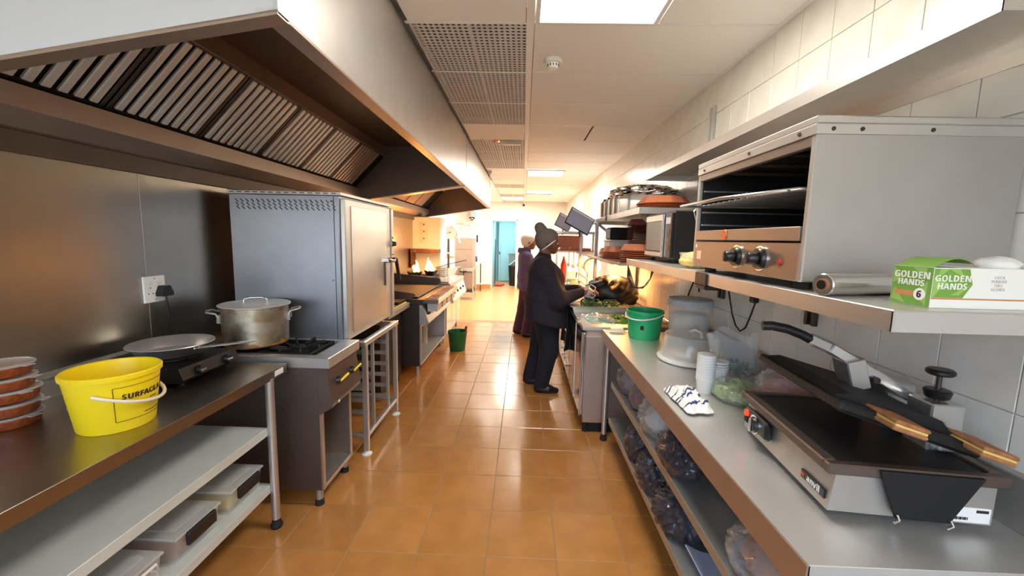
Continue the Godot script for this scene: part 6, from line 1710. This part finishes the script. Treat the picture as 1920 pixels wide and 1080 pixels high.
func sdf_into(out: MB, bones: Array, cell: float, k: float, cuts := []) -> void:
	# bones: [a, b, ra, rb]; joined with a smooth minimum, cut by planes [normal, offset], meshed as surface nets
	var lo := Vector3.ONE * 1e9
	var hi := -lo
	for q in bones:
		var m: float = maxf(q[2], q[3]) + cell * 2.5
		for e in [q[0], q[1]]:
			lo = lo.min(e - Vector3.ONE * m)
			hi = hi.max(e + Vector3.ONE * m)
	var nx := int((hi.x - lo.x) / cell) + 2
	var ny := int((hi.y - lo.y) / cell) + 2
	var nz := int((hi.z - lo.z) / cell) + 2
	var f := PackedFloat32Array()
	f.resize(nx * ny * nz)
	f.fill(1.0)
	for q in bones:
		var a: Vector3 = q[0]
		var ab: Vector3 = q[1] - a
		var l2 := maxf(ab.length_squared(), 1e-9)
		var ra: float = q[2]
		var dr: float = q[3] - ra
		var m := maxf(q[2], q[3]) + k + cell * 2.0
		var p0: Vector3 = (q[0].min(q[1]) - Vector3.ONE * m - lo) / cell
		var p1: Vector3 = (q[0].max(q[1]) + Vector3.ONE * m - lo) / cell
		for i in range(maxi(0, int(p0.x)), mini(nx, int(p1.x) + 2)):
			for j in range(maxi(0, int(p0.y)), mini(ny, int(p1.y) + 2)):
				var at := (i * ny + j) * nz
				for w in range(maxi(0, int(p0.z)), mini(nz, int(p1.z) + 2)):
					var p := lo + Vector3(i, j, w) * cell - a
					var t := clampf(p.dot(ab) / l2, 0.0, 1.0)
					var d := (p - ab * t).length() - ra - dr * t
					var o := f[at + w]
					var h := k - absf(o - d)
					f[at + w] = minf(o, d) - (h * h / (4.0 * k) if h > 0.0 else 0.0)
	for c in cuts:
		for i in nx:
			for j in ny:
				for w in nz:
					var at := (i * ny + j) * nz + w
					f[at] = maxf(f[at], c[0].dot(lo + Vector3(i, j, w) * cell) - c[1])
	var id := {}
	var vs := PackedVector3Array()
	var ns := PackedVector3Array()
	var st := [ny * nz, nz, 1]
	for i in nx - 1:
		for j in ny - 1:
			for w in nz - 1:
				var at := (i * ny + j) * nz + w
				var neg := 0
				var c := [f[at], f[at + 1], f[at + nz], f[at + nz + 1], f[at + ny * nz], f[at + ny * nz + 1], f[at + ny * nz + nz], f[at + ny * nz + nz + 1]]
				for v in c:
					if v < 0.0:
						neg += 1
				if neg == 0 or neg == 8:
					continue
				var sum := Vector3.ZERO
				var cnt := 0
				for a in 8:
					for bit in [1, 2, 4]:
						if a & bit:
							continue
						var b: int = a | bit
						if (c[a] < 0.0) != (c[b] < 0.0):
							var t: float = c[a] / (c[a] - c[b])
							var pa := Vector3((a >> 2) & 1, (a >> 1) & 1, a & 1)
							var pb := Vector3((b >> 2) & 1, (b >> 1) & 1, b & 1)
							sum += pa.lerp(pb, t)
							cnt += 1
				id[at] = vs.size()
				vs.append(lo + (Vector3(i, j, w) + sum / cnt) * cell)
				ns.append(Vector3(c[4] + c[5] + c[6] + c[7] - c[0] - c[1] - c[2] - c[3], c[2] + c[3] + c[6] + c[7] - c[0] - c[1] - c[4] - c[5], c[1] + c[3] + c[5] + c[7] - c[0] - c[2] - c[4] - c[6]).normalized())
	for at in id:
		for ax in 3:
			var o1: int = st[(ax + 1) % 3]
			var o2: int = st[(ax + 2) % 3]
			if at + st[ax] >= f.size() or (f[at] < 0.0) == (f[at + st[ax]] < 0.0):
				continue
			if not (id.has(at - o1) and id.has(at - o2) and id.has(at - o1 - o2)):
				continue
			var q := [id[at], id[at - o1], id[at - o1 - o2], id[at - o2]]
			out.smooth(vs[q[0]], vs[q[1]], vs[q[2]], ns[q[0]], ns[q[1]], ns[q[2]])
			out.smooth(vs[q[0]], vs[q[2]], vs[q[3]], ns[q[0]], ns[q[2]], ns[q[3]])


func hand_bones(w: Vector3, d: Vector3, up: Vector3) -> Array:
	# wrist w, pointing along d, back of the hand towards up; the thumb lies on the side d x up
	var s := d.cross(up).normalized()
	var r := []
	for o in [-0.022, 0.0, 0.022]:
		r.append([w + s * o * 0.6, w + d * 0.075 + s * o * 1.25, 0.019, 0.015])
	var len4 := [0.062, 0.072, 0.068, 0.052]
	for i in 4:
		var b := w + d * 0.08 + s * (0.032 - 0.0213 * i)
		var l: float = len4[i]
		var k1 := b + d * l * 0.45 - up * 0.004
		var k2 := k1 + d * l * 0.28 - up * l * 0.26
		var k3 := k2 + d * l * 0.05 - up * l * 0.3
		r.append([b - d * 0.02, k1, 0.0095, 0.009])
		r.append([k1, k2, 0.009, 0.0082])
		r.append([k2, k3, 0.0082, 0.0072])
	var t0 := w + d * 0.022 + s * 0.03
	var t1 := t0 + d * 0.032 + s * 0.02 - up * 0.012
	var t2 := t1 + d * 0.03 + s * 0.0 - up * 0.014
	r.append([w + d * 0.01 + s * 0.015, t0, 0.014, 0.013])
	r.append([t0, t1, 0.0125, 0.0105])
	r.append([t1, t2, 0.0105, 0.009])
	return r


func person(t: Node3D, g: float, skin: Material, top: Material, legs: Material, net: Material, bun: bool, apron: Material) -> void:
	# a standing cook facing +x, origin between the feet on the floor; g widens the figure
	var zc := -0.1
	var wr := Vector3(0.36, 1.03, 0.03)
	var wl := Vector3(0.37, 1.03, -0.24)
	var er := Vector3(0.10, 0.965, zc + 0.26 * g)
	var el := Vector3(0.11, 0.98, zc - 0.26 * g)
	var sr := Vector3(-0.05, 1.27, zc + 0.175 * g)
	var sl := Vector3(-0.05, 1.27, zc - 0.175 * g)
	var hr := Vector3(0.0, 0.8, zc + 0.095)
	var hl := Vector3(-0.01, 0.8, zc - 0.095)
	var kr := Vector3(0.04, 0.44, zc + 0.115)
	var kl := Vector3(-0.05, 0.44, zc - 0.115)
	var ar := Vector3(-0.03, 0.08, zc + 0.12)
	var al := Vector3(-0.14, 0.08, zc - 0.12)
	var body := mb()
	var hc := Vector3(0.02, 0, zc)
	# trunk and limbs under the clothes, then head and hands on finer grids
	sdf_into(body, [[Vector3(-0.03, 1.25, zc + 0.08), Vector3(-0.02, 0.85, zc + 0.08), 0.1, 0.11], [Vector3(-0.03, 1.25, zc - 0.08), Vector3(-0.02, 0.85, zc - 0.08), 0.1, 0.11], [sr, sl, 0.055, 0.055], [sr, er, 0.05, 0.042], [er, wr, 0.042, 0.028], [sl, el, 0.05, 0.042], [el, wl, 0.042, 0.028], [hr, kr, 0.085, 0.06], [kr, ar, 0.06, 0.04], [hl, kl, 0.085, 0.06], [kl, al, 0.06, 0.04], [ar, ar + Vector3(0.12, -0.04, 0), 0.035, 0.025], [al, al + Vector3(0.12, -0.04, 0), 0.035, 0.025], [Vector3(-0.04, 1.28, zc), Vector3(-0.01, 1.42, zc), 0.06, 0.052]], 0.02, 0.04)
	sdf_into(body, [[hc + Vector3(-0.04, 1.535, 0), hc + Vector3(-0.005, 1.535, 0), 0.086, 0.086], [hc + Vector3(0.015, 1.485, -0.02), hc + Vector3(0.02, 1.45, -0.012), 0.056, 0.045], [hc + Vector3(0.015, 1.485, 0.02), hc + Vector3(0.02, 1.45, 0.012), 0.056, 0.045], [hc + Vector3(0.04, 1.418, -0.01), hc + Vector3(0.04, 1.418, 0.01), 0.027, 0.027], [hc + Vector3(0.075, 1.5, 0), hc + Vector3(0.09, 1.472, 0), 0.009, 0.0125], [hc + Vector3(0.082, 1.47, -0.011), hc + Vector3(0.082, 1.47, 0.011), 0.009, 0.009], [hc + Vector3(0.068, 1.518, -0.035), hc + Vector3(0.068, 1.518, 0.035), 0.014, 0.014], [hc + Vector3(0.064, 1.446, -0.018), hc + Vector3(0.064, 1.446, 0.018), 0.012, 0.012], [hc + Vector3(0.062, 1.432, -0.014), hc + Vector3(0.062, 1.432, 0.014), 0.012, 0.012], [hc + Vector3(0.05, 1.47, -0.04), hc + Vector3(0.045, 1.475, -0.04), 0.022, 0.022], [hc + Vector3(0.05, 1.47, 0.04), hc + Vector3(0.045, 1.475, 0.04), 0.022, 0.022], [hc + Vector3(-0.03, 1.5, 0.078), hc + Vector3(-0.025, 1.47, 0.078), 0.017, 0.012], [hc + Vector3(-0.03, 1.5, -0.078), hc + Vector3(-0.025, 1.47, -0.078), 0.017, 0.012], [hc + Vector3(-0.045, 1.46, 0), hc + Vector3(-0.06, 1.3, 0), 0.055, 0.062]], 0.0075, 0.018)
	sdf_into(body, [[er.lerp(wr, 0.8), wr, 0.033, 0.027]] + hand_bones(wr, Vector3(0.97, 0.12, 0.0).normalized(), Vector3(-0.12, 0.97, 0.25).normalized()), 0.0045, 0.008)
	sdf_into(body, [[el.lerp(wl, 0.8), wl, 0.033, 0.027]] + hand_bones(wl, Vector3(0.97, 0.05, 0.18).normalized(), Vector3(-0.05, 0.97, 0.1).normalized()), 0.005, 0.008)
	part(t, "body", body, skin)
	for s in [-1, 1]:
		var e := part(t, "eye", mb().blob(hc + Vector3(0.07, 1.497, 0.031 * s), Vector3(0.012, 0.008, 0.014), 0.0, 1, 8), M.paper)
		part(e, "iris", mb().blob(hc + Vector3(0.0785, 1.496, 0.031 * s), Vector3(0.005, 0.0055, 0.0055), 0.0, 1, 6), M.black_plastic)
		part(t, "eyebrow", mb().bar(hc + Vector3(0.081, 1.523, 0.018 * s), hc + Vector3(0.072, 1.522, 0.05 * s), 0.006, 0.006, 0.002), M.black_matt)
	part(t, "lips", mb().blob(hc + Vector3(0.0735, 1.4395, 0), Vector3(0.006, 0.009, 0.02), 0.0, 1, 8), mat("lip_" + t.name, rgb(112, 62, 54), 0.5))
	# hair under the net: a cap cut along the hairline, the net's elastic, the bun
	var hair := mb()
	sdf_into(hair, [[hc + Vector3(-0.045, 1.545, 0), hc + Vector3(-0.012, 1.55, 0), 0.097, 0.095], [hc + Vector3(-0.06, 1.5, 0), hc + Vector3(-0.06, 1.54, 0), 0.075, 0.085]], 0.01, 0.04, [[Vector3(0.62, -0.78, 0).normalized(), Vector3(0.62, -0.78, 0).normalized().dot(hc + Vector3(0.0, 1.485, 0))]])
	part(t, "hair_net", hair, net)
	var ring := []
	for i in 32:
		var a := TAU * i / 32.0
		ring.append(hc + Vector3(-0.006, 1.481, 0) + Basis(Vector3(0, 0, 1), 0.672) * Vector3(cos(a) * 0.1, 0.004, sin(a) * 0.089))
	part(t, "net_elastic", mb().tube(ring, 0.0065, 6, true), M.cloth_white)
	if bun:
		var bn := mb()
		sdf_into(bn, [[Vector3(-0.07, 1.625, zc), Vector3(-0.085, 1.65, zc), 0.06, 0.054], [Vector3(-0.055, 1.6, zc), Vector3(-0.03, 1.59, zc), 0.05, 0.04]], 0.01, 0.03)
		part(t, "hair_bun", bn, net)
		var r2 := []
		for i in 24:
			var a := TAU * i / 24.0
			r2.append(Vector3(-0.05, 1.6, zc) + Basis(Vector3(0, 0, 1), 0.5) * Vector3(cos(a) * 0.062, 0.0, sin(a) * 0.06))
		part(t, "bun_elastic", mb().tube(r2, 0.006, 6, true), M.cloth_white)
	# jacket, trousers, shoes, apron
	var j := mb()
	var gz := 0.1 * g
	sdf_into(j, [[Vector3(-0.04, 1.2, zc + gz), Vector3(-0.01, 0.98, zc + gz), 0.135 * g, 0.165 * g], [Vector3(-0.04, 1.2, zc - gz), Vector3(-0.01, 0.98, zc - gz), 0.135 * g, 0.165 * g], [Vector3(0.0, 0.95, zc + gz), Vector3(-0.005, 0.66, zc + gz * 1.1), 0.175 * g, 0.195 * g], [Vector3(0.0, 0.95, zc - gz), Vector3(-0.005, 0.66, zc - gz * 1.1), 0.175 * g, 0.195 * g], [Vector3(-0.06, 1.285, zc + 0.13 * g), Vector3(-0.06, 1.285, zc - 0.13 * g), 0.08, 0.08], [sr, er, 0.088, 0.072], [er, wr - Vector3(0.03, 0.002, 0.0), 0.074, 0.046], [sl, el, 0.088, 0.072], [el, wl - Vector3(0.03, 0, 0), 0.074, 0.046], [Vector3(-0.05, 1.3, zc), Vector3(-0.03, 1.375, zc), 0.09, 0.068], [Vector3(0.05, 1.15, zc + 0.07), Vector3(0.05, 1.12, zc - 0.07), 0.11 * g, 0.11 * g]], 0.0135, 0.05, [[Vector3(-0.25, -1, 0).normalized(), Vector3(-0.25, -1, 0).normalized().dot(Vector3(0, 0.725, 0))], [Vector3(0.25, 1, 0).normalized(), Vector3(0.25, 1, 0).normalized().dot(Vector3(0.0, 1.395, 0))]])
	part(t, "jacket", j, top)
	var tr := mb()
	sdf_into(tr, [[hr, kr, 0.128 * g, 0.092], [kr, ar, 0.092, 0.074], [hl, kl, 0.128 * g, 0.092], [kl, al, 0.092, 0.074], [hr, hl, 0.12 * g, 0.12 * g]], 0.0135, 0.035, [[Vector3(0, -1, 0), -0.055]])
	part(t, "trousers", tr, legs)
	for a in [ar, al]:
		var sh := mb()
		sdf_into(sh, [[a + Vector3(-0.035, -0.035, 0), a + Vector3(0.07, -0.035, 0.012), 0.042, 0.042], [a + Vector3(0.07, -0.04, 0.01), a + Vector3(0.15, -0.052, 0.012), 0.042, 0.03], [a, a + Vector3(0.0, -0.03, 0), 0.046, 0.046]], 0.009, 0.03, [[Vector3(0, -1, 0), -0.002]])
		part(t, "shoe", sh, M.black_plastic)
	part(t, "apron", mb().sheet(14, 18, func(u: float, w: float) -> Vector3:
		var z := zc + (u - 0.5) * 0.42 * g
		var y := 0.92 - 0.46 * w
		var x := 0.205 * g - 0.5 * pow(absf(u - 0.5), 2.0) * 0.5 + 0.012 * sin(u * 18.0) * w + 0.05 * w * (1.0 - w) + 0.02
		return Vector3(x, y, z), 0.006), apron)


func worker_cook() -> void:
	var t := thing("person", "cook in dark plum jacket and hairnet with bun chopping at counter", "person", Vector3(0.245, 0, -3.95))
	var sk := mat("skin_dark", rgb(112, 72, 52), 0.55)
	sk.subsurf_scatter_enabled = true
	sk.subsurf_scatter_strength = 0.04
	var net := mat("net_grey", rgb(122, 113, 107), 0.85)
	net.albedo_texture = noise_tex(0.06, 81, Color(0.55, 0.55, 0.55), Color(1.25, 1.25, 1.25), 4, 256)
	tri_map(net, Vector3(7, 7, 7))
	var jk := mat("jacket_plum", rgb(31, 25, 36), 0.9)
	jk.heightmap_enabled = true
	jk.heightmap_texture = noise_tex(0.008, 82, Color.BLACK, Color.WHITE, 3, 256)
	jk.heightmap_scale = 1.5
	tri_map(jk, Vector3(2.2, 2.2, 2.2))
	person(t, 1.12, sk, jk, mat("jeans_dark", rgb(20, 23, 33), 0.9), net, true, M.black_matt)


func worker_helper() -> void:
	var t := thing("person", "helper in purple hoodie and burgundy apron with white hairnet farther back", "person", Vector3(0.10, 0, -6.25), 0.12)
	t.scale = Vector3.ONE * 0.985
	var sk := mat("skin_brown", rgb(150, 98, 72), 0.55)
	person(t, 0.88, sk, mat("hoodie_purple", rgb(84, 74, 108), 0.9), mat("trousers_wine", rgb(78, 46, 62), 0.9), mat("net_white", rgb(222, 214, 204), 0.85), false, mat("apron_wine", rgb(86, 44, 66), 0.9))
	part(t, "hood", mb().sheet(20, 6, func(u: float, w: float) -> Vector3:
		var a := lerpf(0.6, 2.0 * PI - 0.6, u)
		return Vector3(-0.05 + cos(a) * (0.075 + 0.035 * w) - 0.02, 1.33 + 0.08 * sin(w * PI) + 0.015 * w, -0.1 + sin(a) * (0.075 + 0.035 * w)), 0.012), M.hoodie_purple)
